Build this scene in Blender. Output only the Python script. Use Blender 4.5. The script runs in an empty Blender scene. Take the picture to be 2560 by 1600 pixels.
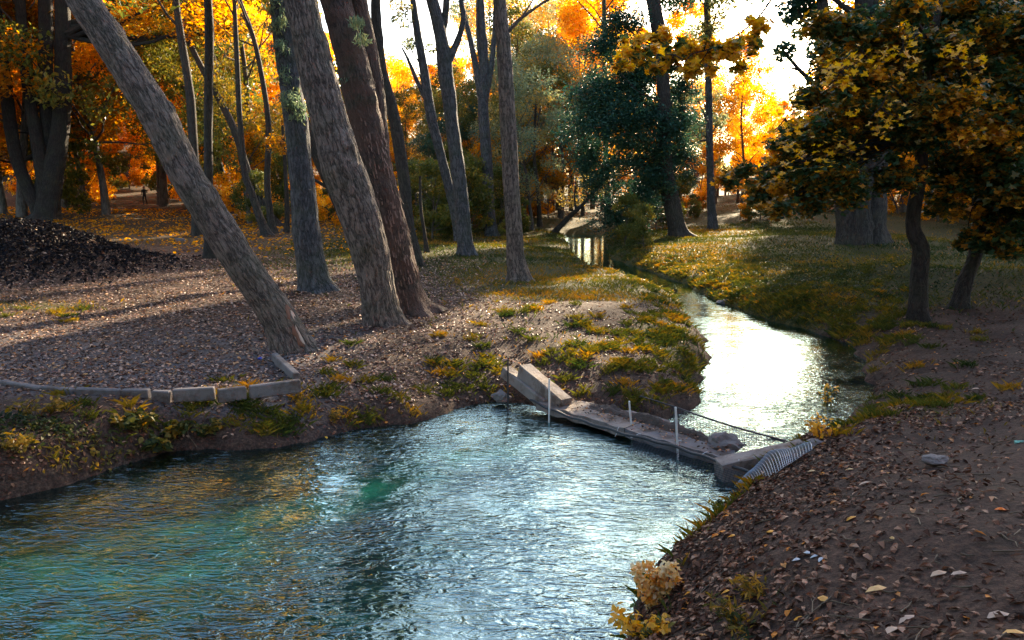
import bpy, math, random
import numpy as np
from mathutils import Vector
random.seed(7)
R = np.random.default_rng(11)
SC = bpy.context.scene
COL = SC.collection

# ------------------------------------------------------------------ camera, sky, sun, exposure
F = 2009.0                                   # focal length in photo pixels (2560 wide)
PITCH = math.radians(9.9)
CAM = np.array([0.0, 0.0, 3.0])
cam_d = bpy.data.cameras.new('camera'); cam = bpy.data.objects.new('camera', cam_d); COL.objects.link(cam)
cam_d.sensor_width = 36; cam_d.lens = 36 * F / 2560
cam_d.clip_start = 0.05; cam_d.clip_end = 1500
cam.location = CAM; cam.rotation_euler = (math.pi / 2 - PITCH, 0, 0)
SC.camera = cam
SUN_AZ, SUN_EL = math.radians(24), math.radians(20)      # azimuth to the right of +Y
w = bpy.data.worlds.new('World'); SC.world = w; w.use_nodes = True
nt = w.node_tree; nt.nodes.clear()
sky = nt.nodes.new('ShaderNodeTexSky'); sky.sky_type = 'NISHITA'; sky.sun_disc = False
sky.sun_elevation = SUN_EL; sky.sun_rotation = SUN_AZ
sky.dust_density = 1.5; sky.air_density = 1.0
bg = nt.nodes.new('ShaderNodeBackground'); bg.inputs['Strength'].default_value = 0.12
wo = nt.nodes.new('ShaderNodeOutputWorld')
nt.links.new(sky.outputs[0], bg.inputs[0]); nt.links.new(bg.outputs[0], wo.inputs[0])
sd = bpy.data.lights.new('sun', 'SUN'); sd.energy = 5.0; sd.angle = math.radians(0.6); sd.color = (1.0, 0.80, 0.54)
so = bpy.data.objects.new('sun', sd); COL.objects.link(so)
sv = Vector((math.sin(SUN_AZ) * math.cos(SUN_EL), math.cos(SUN_AZ) * math.cos(SUN_EL), math.sin(SUN_EL)))
so.rotation_euler = sv.to_track_quat('Z', 'Y').to_euler()
SC.view_settings.view_transform = 'Standard'; SC.view_settings.look = 'None'
SC.view_settings.gamma = 1; SC.view_settings.use_curve_mapping = False
SC.view_settings.exposure = 2.2
SC.cycles.max_bounces = 7; SC.cycles.diffuse_bounces = 5; SC.cycles.glossy_bounces = 3
SC.cycles.transmission_bounces = 4; SC.cycles.transparent_max_bounces = 6
SC.cycles.sample_clamp_indirect = 6.0
SC.cycles.use_denoising = True

# ------------------------------------------------------------------ helpers
FW = np.array([0, math.cos(PITCH), -math.sin(PITCH)]); UPV = np.array([0, math.sin(PITCH), math.cos(PITCH)])
RT = np.array([1.0, 0, 0])
def ray(u, v): return FW + (u - 1280) / F * RT + (800 - v) / F * UPV
def atz(u, v, z=0.0):                        # where a line of sight meets a height
    d = ray(u, v); return CAM + d * ((z - CAM[2]) / d[2])
def aty(u, v, y):                            # where it meets a distance
    d = ray(u, v); return CAM + d * (y / d[1])

def sstep(a, b, x):
    t = np.clip((x - a) / (b - a), 0, 1); return t * t * (3 - 2 * t)
def _hash(ix, iy, iz, s):
    h = (ix.astype(np.int64) * 374761393 + iy.astype(np.int64) * 668265263 + iz.astype(np.int64) * 2147483647 + s * 974634777) & 0xffffffff
    h = ((h ^ (h >> 13)) * 1274126177) & 0xffffffff
    h = h ^ (h >> 16)
    return (h & 0xffff) / 65535.0
def vnoise(x, y, z=None, s=0, px=None):      # value noise 0..1, px: period in x
    x = np.asarray(x, float); y = np.asarray(y, float)
    z = np.zeros_like(x) if z is None else np.asarray(z, float) + np.zeros_like(x)
    x0, y0, z0 = np.floor(x), np.floor(y), np.floor(z)
    fx, fy, fz = x - x0, y - y0, z - z0
    fx, fy, fz = fx * fx * (3 - 2 * fx), fy * fy * (3 - 2 * fy), fz * fz * (3 - 2 * fz)
    r = 0
    for i in (0, 1):
        xx = x0 + i
        if px: xx = np.mod(xx, px)
        for j in (0, 1):
            for k in (0, 1):
                r = r + _hash(xx, y0 + j, z0 + k, s) * (fx if i else 1 - fx) * (fy if j else 1 - fy) * (fz if k else 1 - fz)
    return r
def fbm(x, y, s=0, o=4):
    r = 0; a = 0.5; t = 0
    for i in range(o):
        r = r + a * vnoise(x * 2 ** i, y * 2 ** i, s=s + i); t += a; a *= 0.5
    return r / t

def link(o, parent=None):
    COL.objects.link(o)
    if parent is not None: o.parent = parent
    return o
def raw_mesh(name, V, faces, mat=None, smooth=False, attrs=None, uv=None):
    """faces: (n,k) int array, or list of such arrays"""
    me = bpy.data.meshes.new(name)
    V = np.asarray(V, np.float32)
    fl = faces if isinstance(faces, list) else [faces]
    fl = [np.asarray(f, np.int32) for f in fl if len(f)]
    loops = np.concatenate([f.ravel() for f in fl]); cnt = np.concatenate([np.full(len(f), f.shape[1], np.int32) for f in fl])
    me.vertices.add(len(V)); me.vertices.foreach_set('co', V.ravel())
    me.loops.add(len(loops)); me.loops.foreach_set('vertex_index', loops)
    me.polygons.add(len(cnt)); me.polygons.foreach_set('loop_start', np.concatenate([[0], np.cumsum(cnt)[:-1]]).astype(np.int32))
    me.polygons.foreach_set('use_smooth', np.full(len(cnt), bool(smooth)))
    me.update(calc_edges=True)
    if attrs:
        for k, a in attrs.items():
            at = me.attributes.new(k, 'FLOAT', 'POINT'); at.data.foreach_set('value', np.asarray(a, np.float32))
    if uv is not None:
        l = me.uv_layers.new(name='UVMap'); l.data.foreach_set('uv', np.asarray(uv, np.float32)[loops].ravel())
    if mat: me.materials.append(mat)
    return me
def mobj(name, me, parent=None): return link(bpy.data.objects.new(name, me), parent)
def tag(o, label=None, cat=None, group=None, kind=None):
    if label: o['label'] = label
    if cat: o['category'] = cat
    if group: o['group'] = group
    if kind: o['kind'] = kind
    return o
def thing(name, loc, label, cat, group=None):
    o = bpy.data.objects.new(name, None); o.location = loc; o.empty_display_size = 0.1; link(o)
    return tag(o, label, cat, group)

class MB:                                    # collects pieces into one mesh
    def __init__(s): s.V = []; s.Q = []; s.n = 0; s.U = []; s.T = []
    def add(s, V, Q, uv=None):
        V = np.asarray(V, float); Q = np.asarray(Q)
        (s.Q if Q.shape[1] == 4 else s.T).append(Q + s.n); s.V.append(V); s.n += len(V)
        s.U.append(np.zeros((len(V), 2)) if uv is None else uv)
    def build(s, name, mat, parent=None, smooth=False, origin=(0, 0, 0), attrs=None):
        V = np.concatenate(s.V) - np.array(origin); fl = []
        if s.Q: fl.append(np.concatenate(s.Q))
        if s.T: fl.append(np.concatenate(s.T))
        return mobj(name, raw_mesh(name, V, fl, mat, smooth, attrs, np.concatenate(s.U)), parent)

def catmull(P, n):
    P = np.asarray(P, float)
    if len(P) < 3:
        t = np.linspace(0, 1, n)[:, None]; return P[0] * (1 - t) + P[-1] * t
    E = np.vstack([2 * P[0] - P[1], P, 2 * P[-1] - P[-2]])
    L = np.concatenate([[0], np.cumsum(np.linalg.norm(np.diff(P[:, :3], axis=0), axis=1))])
    s = np.linspace(0, L[-1], n); i = np.clip(np.searchsorted(L, s, side='right') - 1, 0, len(P) - 2)
    t = ((s - L[i]) / np.maximum(L[i + 1] - L[i], 1e-9))[:, None]
    a, b, c, d = E[i], E[i + 1], E[i + 2], E[i + 3]
    return 0.5 * (2 * b + (c - a) * t + (2 * a - 5 * b + 4 * c - d) * t ** 2 + (3 * b - a - 3 * c + d) * t ** 3)

def rm_(r): return float(np.mean(r[:len(r) // 2]))
def tube(C, r, seg=10, flare=0, rough=0.0, seed=0, ridge=0.0, cap=True):
    """C centreline (n,3), r radii (n). returns V, Q, UV; seam on the far side."""
    C = np.asarray(C, float); n = len(C)
    T = np.gradient(C, axis=0); T /= np.linalg.norm(T, axis=1)[:, None] + 1e-12
    ref = np.array([0, 1.0, 0]) if abs(T[0] @ np.array([0, 1.0, 0])) < 0.9 else np.array([1.0, 0, 0])
    A = ref[None] - (T @ ref)[:, None] * T; A /= np.linalg.norm(A, axis=1)[:, None] + 1e-12
    B = np.cross(T, A)
    L = np.concatenate([[0], np.cumsum(np.linalg.norm(np.diff(C, axis=0), axis=1))])
    th = np.linspace(0, 2 * math.pi, seg + 1)
    TH, LL = np.meshgrid(th, L); RR = np.repeat(np.asarray(r, float)[:, None], seg + 1, 1)
    thp = TH / (2 * math.pi)
    if rough: RR = RR * (1 + rough * (vnoise(thp * 4, LL * 1.3, s=seed, px=4) - .5) * 2 + rough * .6 * (vnoise(thp * 9, LL * 4, s=seed + 3, px=9) - .5) * 2)
    if flare: RR = RR * (1 + flare * np.exp(-LL / 0.35) * (0.75 + 0.5 * np.cos(TH * 5 + seed) ) )
    if ridge:
        w_ = vnoise(thp * 6, LL * 1.5, s=seed + 9, px=6) * 1.5
        k = max(10, int(2 * math.pi * float(np.mean(r)) / 0.05))
        a = vnoise(thp * k + w_ * 0, LL * 5 + w_, s=seed + 5, px=k); b = vnoise(thp * k * 2, LL * 9, s=seed + 6, px=k * 2)
        c = 1 - np.abs(2 * a - 1)
        RR = RR + ridge * ((1 - c ** 2) - .5) + ridge * .45 * (b - .5)
    if ridge > .007:
        for q in range(7):
            l0 = L[-1] * ((q * .37 + seed * .21) % .62) + .25; t0 = math.pi * (1 + ((q * .61 + seed * .13) % 1) * .95 + .02); w0 = .07 + .09 * ((q * .53) % 1)
            RR = RR + rm_(r) * .16 * np.exp(-((LL - l0) / w0) ** 2 - ((TH - t0) * rm_(r) / w0) ** 2) - rm_(r) * .14 * np.exp(-((LL - l0) / (w0 * .35)) ** 2 - ((TH - t0) * rm_(r) / (w0 * .35)) ** 2)
    V = C[:, None] + RR[..., None] * (np.cos(TH)[..., None] * A[:, None] + np.sin(TH)[..., None] * B[:, None])
    m = seg + 1
    i = np.arange(n - 1)[:, None] * m + np.arange(seg)[None]
    Q = np.stack([i, i + 1, i + 1 + m, i + m], -1).reshape(-1, 4)
    rm = float(np.mean(r))
    UV = np.stack([TH * rm, LL + seed * 3.7], -1).reshape(-1, 2)
    V = V.reshape(-1, 3); V[seg::m] = V[0::m]
    return V, Q, UV

def box_oriented(p0, p1, width, height, up=(0, 0, 1), bevel=0.012, jit=0.0):
    """beam between two end points of its bottom centre line"""
    p0, p1, up = map(lambda q: np.asarray(q, float), (p0, p1, up))
    d = p1 - p0; L = np.linalg.norm(d); d /= L
    s = np.cross(d, up); s /= np.linalg.norm(s); u2 = np.cross(s, d)
    b = bevel; w2 = width / 2
    prof = [(-w2 + b, 0), (w2 - b, 0), (w2, b), (w2, height - b), (w2 - b, height), (-w2 + b, height), (-w2, height - b), (-w2, b)]
    nst = max(4, int(L / 0.12)); ts = np.concatenate([[0, b], np.linspace(b, L - b, nst)[1:-1], [L - b, L]])
    V = []
    for t in ts:
        k = 0.86 if t in (0, L) else 1.0
        for (a, c) in prof: V.append(p0 + d * t + s * a * k + u2 * ((c - height / 2) * k + height / 2))
    V = np.array(V)
    if jit: V += (R.random(V.shape) - .5) * jit
    n = len(prof); m = len(ts)
    Q = [[i * n + j, i * n + (j + 1) % n, (i + 1) * n + (j + 1) % n, (i + 1) * n + j] for i in range(m - 1) for j in range(n)]
    T = [[0, j + 1, j] for j in range(1, n - 1)] + [[(m - 1) * n, (m - 1) * n + j, (m - 1) * n + j + 1] for j in range(1, n - 1)]
    return V, np.array(Q), np.array(T)

# ------------------------------------------------------------------ materials
def mat_new(name):
    m = bpy.data.materials.new(name); m.use_nodes = True; t = m.node_tree; t.nodes.clear()
    o = t.nodes.new('ShaderNodeOutputMaterial'); return m, t, o
def N(t, kind, **kw):
    n = t.nodes.new(kind)
    for k, v in kw.items():
        if k.startswith('i_'): n.inputs[k[2:].replace('_', ' ')].default_value = v
        elif k.startswith('n_'): n.inputs[int(k[2:])].default_value = v
        else: setattr(n, k, v)
    return n
def ramp(t, fac, stops, interp='LINEAR'):
    r = t.nodes.new('ShaderNodeValToRGB'); r.color_ramp.interpolation = interp
    e = r.color_ramp.elements
    while len(e) < len(stops): e.new(0.5)
    for x, (p, c) in zip(e, stops):
        x.position = p; x.color = (*c, 1) if len(c) == 3 else c
    if fac is not None: t.links.new(fac, r.inputs[0])
    return r
def noise(t, vec, scale, detail=4, rough=.6, dist=0.0):
    n = N(t, 'ShaderNodeTexNoise'); n.inputs['Scale'].default_value = scale; n.inputs['Detail'].default_value = detail
    n.inputs['Roughness'].default_value = rough; n.inputs['Distortion'].default_value = dist
    if vec is not None: t.links.new(vec, n.inputs['Vector'])
    return n
def mixc(t, fac, a, b, mode='MIX'):
    m = N(t, 'ShaderNodeMix', data_type='RGBA', blend_type=mode)
    for s, v in ((0, fac), (6, a), (7, b)):
        if isinstance(v, (int, float)): m.inputs[s].default_value = v
        elif isinstance(v, tuple): m.inputs[s].default_value = (*v, 1)
        else: t.links.new(v, m.inputs[s])
    return m.outputs[2]
def mathn(t, op, a, b=None, c=None):
    m = N(t, 'ShaderNodeMath', operation=op)
    for i, v in enumerate((a, b, c)):
        if v is None: continue
        if isinstance(v, (int, float)): m.inputs[i].default_value = v
        else: t.links.new(v, m.inputs[i])
    return m.outputs[0]

def leaf_mat(name, stops, trans=0.5, gloss=0.35, tboost=1.25):
    m, t, o = mat_new(name)
    a = N(t, 'ShaderNodeAttribute', attribute_name='tone')
    c = ramp(t, a.outputs['Fac'], stops)
    p = N(t, 'ShaderNodeBsdfPrincipled'); p.inputs['Roughness'].default_value = .45; p.inputs['Specular IOR Level'].default_value = gloss
    t.links.new(c.outputs[0], p.inputs['Base Color'])
    tr = N(t, 'ShaderNodeBsdfTranslucent')
    hs = N(t, 'ShaderNodeHueSaturation'); hs.inputs['Saturation'].default_value = 1.1; hs.inputs['Value'].default_value = tboost
    t.links.new(c.outputs[0], hs.inputs['Color']); t.links.new(hs.outputs[0], tr.inputs[0])
    mx = N(t, 'ShaderNodeMixShader'); mx.inputs[0].default_value = trans
    t.links.new(p.outputs[0], mx.inputs[1]); t.links.new(tr.outputs[0], mx.inputs[2]); t.links.new(mx.outputs[0], o.inputs[0])
    return m
M = {}
M['leaf_gold'] = leaf_mat('leaf_gold', [(0, (.34, .16, .015)), (.35, (.66, .33, .025)), (.7, (.84, .48, .05)), (1, (.84, .60, .14))], .68, tboost=1.6)
M['leaf_amber'] = leaf_mat('leaf_amber', [(0, (.16, .08, .012)), (.4, (.45, .20, .018)), (.8, (.70, .34, .03)), (1, (.75, .45, .08))], .65, tboost=1.6)
M['leaf_olive'] = leaf_mat('leaf_olive', [(0, (.05, .075, .02)), (.5, (.14, .15, .03)), (.8, (.30, .22, .04)), (1, (.50, .30, .05))], .45)
M['leaf_green'] = leaf_mat('leaf_green', [(0, (.018, .06, .045)), (.6, (.04, .11, .07)), (.9, (.09, .14, .05)), (1, (.2, .17, .04))], .3)
M['leaf_sage'] = leaf_mat('leaf_sage', [(0, (.10, .17, .12)), (.4, (.22, .28, .16)), (.7, (.36, .32, .12)), (1, (.6, .4, .10))], .5)
M['leaf_maple'] = leaf_mat('leaf_maple', [(0, (.02, .06, .03)), (.5, (.05, .09, .03)), (.66, (.20, .12, .02)), (.8, (.5, .22, .02)), (1, (.75, .36, .03))], .4)
M['leaf_yellow'] = leaf_mat('leaf_yellow', [(0, (.05, .10, .05)), (.3, (.10, .14, .04)), (.5, (.75, .40, .04)), (1, (.85, .5, .06))], .5, tboost=1.15)
M['leaf_cream'] = leaf_mat('leaf_cream', [(0, (.5, .2, .02)), (.4, (.85, .42, .06)), (.7, (.85, .6, .25)), (1, (.85, .75, .5))], .35, .4, 1.1)
M['litter'] = leaf_mat('litter', [(0, (.03, .014, .009)), (.4, (.10, .044, .026)), (.65, (.25, .12, .07)), (.86, (.50, .31, .21)), (.94, (.55, .26, .09)), (1, (.6, .22, .04))], .12, .12, 1.0)
M['litter_dark'] = leaf_mat('litter_dark', [(0, (.010, .009, .011)), (.6, (.032, .029, .032)), (1, (.11, .10, .10))], .05, .03, 1.0)
M['litter_pale'] = leaf_mat('litter_pale', [(0, (.08, .048, .038)), (.35, (.17, .105, .08)), (.6, (.32, .205, .155)), (.88, (.64, .44, .34)), (1, (.62, .33, .12))], .12, .2, 1.0)
M['grass'] = leaf_mat('grass', [(0, (.03, .05, .010)), (.45, (.10, .10, .014)), (.75, (.27, .16, .018)), (1, (.42, .19, .02))], .35, .3)
M['weed'] = leaf_mat('weed', [(0, (.02, .035, .018)), (.5, (.06, .075, .022)), (.8, (.20, .14, .03)), (1, (.42, .24, .04))], .4, .15)

def bark_mat(name, light, dark, red=None, sc=1.0, moss=.35, bump=.042):
    m, t, o = mat_new(name)
    uv = N(t, 'ShaderNodeUVMap')
    nz = noise(t, uv.outputs[0], 3.5, 3)
    dv = N(t, 'ShaderNodeVectorMath', operation='MULTIPLY_ADD'); t.links.new(nz.outputs['Color'], dv.inputs[0]); dv.inputs[1].default_value = (.05, .12, 0); t.links.new(uv.outputs[0], dv.inputs[2])
    def furrow(sx, sy, w0, w1):
        mp = N(t, 'ShaderNodeMapping'); mp.inputs['Scale'].default_value = (sx * sc, sy * sc, 1); t.links.new(dv.outputs[0], mp.inputs[0])
        n_ = noise(t, mp.outputs[0], 1, 3, .55)
        d_ = mathn(t, 'ABSOLUTE', mathn(t, 'SUBTRACT', n_.outputs['Fac'], .5))
        return ramp(t, d_, [(w0, (0, 0, 0)), (w1, (1, 1, 1))]).outputs[0]
    f1 = furrow(15, 2.6, .0, .10); f2 = furrow(42, 9, .0, .10)
    mp2 = N(t, 'ShaderNodeMapping'); mp2.inputs['Scale'].default_value = (90 * sc, 40 * sc, 1); t.links.new(dv.outputs[0], mp2.inputs[0])
    n2 = noise(t, mp2.outputs[0], 1, 4, .7)
    hh = mathn(t, 'MULTIPLY_ADD', f2, .38, mathn(t, 'MULTIPLY_ADD', n2.outputs['Fac'], .4, mathn(t, 'MULTIPLY', f1, .62)))
    big = noise(t, uv.outputs[0], 1.7, 4)
    cr = ramp(t, mathn(t, 'MULTIPLY', hh, .75), [(.15, dark), (.6, tuple(.55 * a + .45 * b for a, b in zip(light, dark))), (.95, light)])
    c = cr.outputs[0]
    c = mixc(t, ramp(t, big.outputs['Fac'], [(.45, (0, 0, 0)), (.7, (moss,) * 3)]).outputs[0], c, (.07, .09, .04))
    if red:
        b2 = noise(t, uv.outputs[0], 2.6, 5)
        c = mixc(t, ramp(t, b2.outputs['Fac'], [(.4, (0, 0, 0)), (.55, (.85,) * 3)]).outputs[0], c, red)
    p = N(t, 'ShaderNodeBsdfPrincipled'); p.inputs['Roughness'].default_value = .8; p.inputs['Specular IOR Level'].default_value = .35
    t.links.new(c, p.inputs['Base Color'])
    bp = N(t, 'ShaderNodeBump'); bp.inputs['Strength'].default_value = 1; bp.inputs['Distance'].default_value = bump
    t.links.new(hh, bp.inputs['Height']); t.links.new(bp.outputs[0], p.inputs['Normal']); t.links.new(p.outputs[0], o.inputs[0])
    return m
M['bark'] = bark_mat('bark_grey', (.30, .225, .185), (.022, .016, .015), moss=.3)
M['bark_cool'] = bark_mat('bark_cool', (.15, .145, .155), (.018, .02, .024), moss=.4)
M['bark_brown'] = bark_mat('bark_brown', (.15, .095, .075), (.018, .012, .010), red=(.13, .07, .05))
M['bark_dark'] = bark_mat('bark_dark', (.085, .068, .056), (.025, .02, .018), moss=.2)
M['bark_black'] = bark_mat('bark_black', (.055, .042, .036), (.012, .010, .009), moss=.2)
M['bark_far'] = bark_mat('bark_far', (.17, .14, .12), (.05, .04, .035), sc=.6)

def plain(name, col, rough=.7, bumps=60, bumpd=.004, var=.35, metal=0, dirt=None):
    m, t, o = mat_new(name)
    tc = N(t, 'ShaderNodeTexCoord'); g = N(t, 'ShaderNodeNewGeometry')
    n1 = noise(t, g.outputs['Position'], 5, 5); n2 = noise(t, g.outputs['Position'], bumps, 4)
    c = mixc(t, n1.outputs['Fac'], tuple(x * (1 - var) for x in col), tuple(min(1, x * (1 + var)) for x in col))
    c = mixc(t, mathn(t, 'MULTIPLY', n2.outputs['Fac'], .35), c, tuple(x * .4 for x in col))
    if dirt: c = mixc(t, ramp(t, noise(t, g.outputs['Position'], 3.2, 6, .7).outputs['Fac'], [(.46, (0,) * 3), (.6, (.85,) * 3)]).outputs[0], c, dirt)
    p = N(t, 'ShaderNodeBsdfPrincipled'); p.inputs['Roughness'].default_value = rough; p.inputs['Metallic'].default_value = metal
    t.links.new(c, p.inputs['Base Color'])
    bp = N(t, 'ShaderNodeBump'); bp.inputs['Distance'].default_value = bumpd; t.links.new(n2.outputs['Fac'], bp.inputs['Height'])
    t.links.new(bp.outputs[0], p.inputs['Normal']); t.links.new(p.outputs[0], o.inputs[0])
    return m
M['concrete'] = plain('concrete', (.19, .17, .17), .85, 40, .008, .45, dirt=(.09, .06, .045))
M['concrete_pale'] = plain('concrete_pale', (.26, .215, .19), .85, 40, .008, .45, dirt=(.10, .062, .042))
M['rock'] = plain('rock', (.20, .17, .16), .85, 30, .012, .4)
M['soil_lump'] = plain('soil_lump', (.085, .062, .05), .95, 35, .02, .5)
M['wood'] = plain('bare_wood', (.58, .42, .32), .7, 60, .004, .2)
M['wood_red'] = plain('bare_wood_rim', (.22, .10, .06), .8, 60, .006, .3)
M['black'] = plain('black_plastic', (.03, .03, .035), .5, 80, .002)
M['rod'] = plain('rod_paint', (.75, .75, .73), .5, 80, .001, .2)
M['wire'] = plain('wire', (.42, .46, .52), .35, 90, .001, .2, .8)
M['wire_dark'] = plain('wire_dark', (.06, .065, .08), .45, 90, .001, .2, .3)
M['cloth_dark'] = plain('cloth_dark', (.02, .022, .03), .9, 60, .002)
M['skin'] = plain('skin', (.45, .27, .2), .6, 60, .001, .1)
M['blue'] = plain('blue_plastic', (.02, .06, .5), .4, 60, .0005, .05)
M['white'] = plain('white_scrap', (.7, .72, .75), .6, 40, .001, .1)
M['mint'] = plain('mint_plastic', (.25, .65, .55), .5, 40, .001, .1)

# ------------------------------------------------------------------ terrain
LEFT = [(-900, 1420), (-300, 1330), (0, 1257), (110, 1226), (231, 1196), (330, 1160), (393, 1137), (523, 1123), (671, 1114), (759, 1107), (850, 1090), (930, 1073), (1016, 1062), (1070, 1045), (1116, 1030), (1174, 1014), (1240, 1006), (1320, 1012),
        (1500, 1045), (1640, 1060), (1700, 1030), (1746, 1000), (1742, 968), (1750, 935), (1775, 893), (1767, 852), (1730, 831), (1713, 794), (1697, 753), (1659, 736), (1614, 711), (1548, 687), (1478, 670), (1436, 641), (1420, 610), (1412, 587)]
RIGHT = [(1510, 587), (1516, 625), (1530, 648), (1580, 664), (1655, 690), (1721, 715), (1767, 744), (1845, 773), (1920, 802), (2002, 819), (2064, 840), (2126, 864), (2164, 914), (2180, 980), (2140, 1055), (2050, 1100), (1960, 1140), (1905, 1190),
         (1850, 1240), (1800, 1280), (1760, 1320), (1700, 1385), (1640, 1430), (1600, 1480), (1590, 1530), (1558, 1600), (1500, 1800)]
SH = np.array([atz(u, v)[:2] for u, v in LEFT + RIGHT] + [(-1.5, 1.9), (-8, 1.0), (-14, 0.5), (-16, 5.0)])
CTRL = np.array([  # x, y, height, bank width
    (0, 0, 1.42, 1.9), (3, 2.2, 1.42, 1.9), (3, 4, 1.15, 1.9), (-3, -2, 1.4, 2), (5, 6, 1.0, 2.0), (3.9, 7.6, .62, 1.3), (5, 9.5, .6, 2.2), (6.5, 13, .55, 2.4), (8, 20, .65, 2.6), (12, 14, .7, 2.5), (10, 6, 1.1, 2.5),
    (12, 30, .9, 2), (20, 50, 1.0, 2), (30, 80, 1.3, 2), (2.2, 24, .22, .9), (1.6, 29, .14, .9), (1.8, 35, .12, .9), (1.5, 40, .12, .9), (3.6, 46, .25, 1), (6, 30, .6, 1.8), (5.5, 38, .5, 1.5),
    (1.2, 12.5, .5, .75), (2.2, 15, .5, .6), (0, 11.3, .32, 1.2), (-1, 10.6, .30, 1.3), (-1.5, 13, .5, 1.5), (-3, 10.2, .40, .9), (-2.6, 9.2, .30, .8), (-5, 9.5, .46, .45), (-8, 9.5, .46, .45), (-12, 8, .5, .5),
    (-5, 14, .5, 1), (-10, 20, .55, 1), (1.6, 19, .38, .8), (0, 30, .55, 1), (-10, 40, .7, 1), (-30, 60, 1.2, 1), (0, 60, .8, 1), (0, 120, 1.0, 1)])
def seg_dist(X, Y, poly=SH):
    d2 = np.full(X.shape, 1e18); ins = np.zeros(X.shape, bool)
    n = len(poly)
    for i in range(n):
        x0, y0 = poly[i]; x1, y1 = poly[(i + 1) % n]
        dx, dy = x1 - x0, y1 - y0
        t = np.clip(((X - x0) * dx + (Y - y0) * dy) / (dx * dx + dy * dy + 1e-12), 0, 1)
        d2 = np.minimum(d2, (X - x0 - t * dx) ** 2 + (Y - y0 - t * dy) ** 2)
        ins ^= ((y0 > Y) != (y1 > Y)) & (X < dx * (Y - y0) / (dy if dy else 1e-9) + x0)
    return np.sqrt(d2), ins
def bump(X, Y, x, y, sx, sy): return np.exp(-((X - x) / sx) ** 2 - ((Y - y) / sy) ** 2)
def GZ(X, Y, detail=True):
    X = np.asarray(X, float); Y = np.asarray(Y, float)
    wob = (fbm(X * 1.6, Y * 1.6, 3, 3) - .5)
    d, ins = seg_dist(X + wob * .35, Y + (fbm(X * 1.6, Y * 1.6, 31, 3) - .5) * .35)
    num = 0; numw = 0; den = 0
    for cx, cy, h, bw in CTRL:
        wgt = 1 / (((X - cx) ** 2 + (Y - cy) ** 2) / (1 + .02 * (cx * cx + cy * cy)) + .15) ** 1.7
        num = num + wgt * h; numw = numw + wgt * bw; den = den + wgt
    H = num / den; W = numw / den
    # mound of leaves left, low heaps right, far banks and hillside
    H = H + 1.3 * (1 - sstep(-13.6, -8.8, X)) * np.exp(-((Y - 22) / 2.4) ** 2)
    H = H + .38 * bump(X, Y, 9.4, 19.5, 1.3, 1.5) + .3 * bump(X, Y, 11.5, 18.0, 1.6, 1.2) + .22 * bump(X, Y, 6.2, 17.5, 2.2, 1.2)
    H = H + .35 * bump(X, Y, 2.6, 49.5, 5, 2.0) + 1.4 * bump(X, Y, 27, 72, 7, 5) + .25 * bump(X, Y, 1.2, 14.6, 1.0, 1.3)
    H = H + 15 * sstep(48, 130, Y) * (1 - sstep(-48, -8, X)) + 3.0 * sstep(90, 160, Y)
    H = H + .1 * (fbm(X * .35, Y * .35, 5, 3) - .5) * 2
    prof = 1 - np.exp(-2.6 * (d / W)); prof = prof / (1 - math.exp(-2.6 * 4))
    z = np.where(ins, -np.minimum(.6, .05 + d * .42), .02 + (H - .02) * np.clip(prof, 0, 1))
    if detail:
        z = z + np.where(ins, .06, .05) * (fbm(X * 2.6, Y * 2.6, 8, 4) - .5) * np.clip(d * 3, .1, 1) * 1.4 + .018 * (fbm(X * 13, Y * 13, 9, 3) - .5)
    return z
def gz(x, y): return float(GZ(np.array([x]), np.array([y]))[0])
def G(u, v, tmax=260):
    d = ray(u, v); t = np.concatenate([np.linspace(1.5, 30, 1200), np.linspace(30, tmax, 1800)])
    P = CAM + t[:, None] * d; k = np.nonzero(P[:, 2] < GZ(P[:, 0], P[:, 1]))[0]
    return P[k[0]] if len(k) else P[-1]

def axis(lo, hi, f0, f1, s, growth):
    a = list(np.arange(f0, f1, s)); st = s
    while a[-1] < hi: st *= growth; a.append(a[-1] + st)
    b = [a[0]]; st = s
    while b[-1] > lo: st *= growth; b.append(b[-1] - st)
    return np.array(b[:0:-1] + a)
xs = axis(-320, 320, -8, 8.5, .07, 1.035); ys = axis(-12, 420, 1.6, 15.5, .065, 1.02)
X, Y = np.meshgrid(xs, ys); Z = GZ(X, Y)
# cover masks: grass amount, bare gravel
def blob_px(u, v, sx, sy, z=.5):
    p = atz(u, v, z); return bump(X, Y, p[0], p[1], sx, sy)
def grass_mask(X, Y):
    def bp(u, v, sx, sy, z=.5):
        p = atz(u, v, z); return bump(X, Y, p[0], p[1], sx, sy)
    g = 1.0 * bp(1150, 600, 3.5, 9) + 1.0 * bp(1350, 665, 2.2, 5) + .9 * bp(1480, 720, 1.6, 2.6) + .8 * bp(1640, 800, .5, 1.6) + .6 * bp(1660, 850, .5, 1)
    g += 1.1 * sstep(14, 18, Y) * sstep(3, 6, X) * (1 - .6 * bp(2330, 720, 3, 3)) + .9 * bp(1900, 700, 2.5, 2.5) + .5 * bp(2250, 1000, .6, 1.2)
    g += sstep(26, 32, Y) * (.35 + .5 * sstep(-4, 4, X))
    g += .95 * bp(85, 765, 1.1, .6) + .55 * bp(820, 640, 2.0, 4) + .35 * bp(1330, 790, .6, .6) + .3 * bp(1400, 860, 1, .6)
    g -= 1.4 * bp(1500, 775, .95, 1.1) + .6 * bp(2130, 640, 3.5, 3)
    return np.clip(g, 0, 1)
gm = grass_mask(X, Y)
grav = sstep(-1.6, -3.2, X) * sstep(16, 11.5, Y) * sstep(8.8, 9.4, Y)
dsh, ins = seg_dist(X, Y)
V = np.stack([X, Y, Z], -1).reshape(-1, 3)
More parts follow.
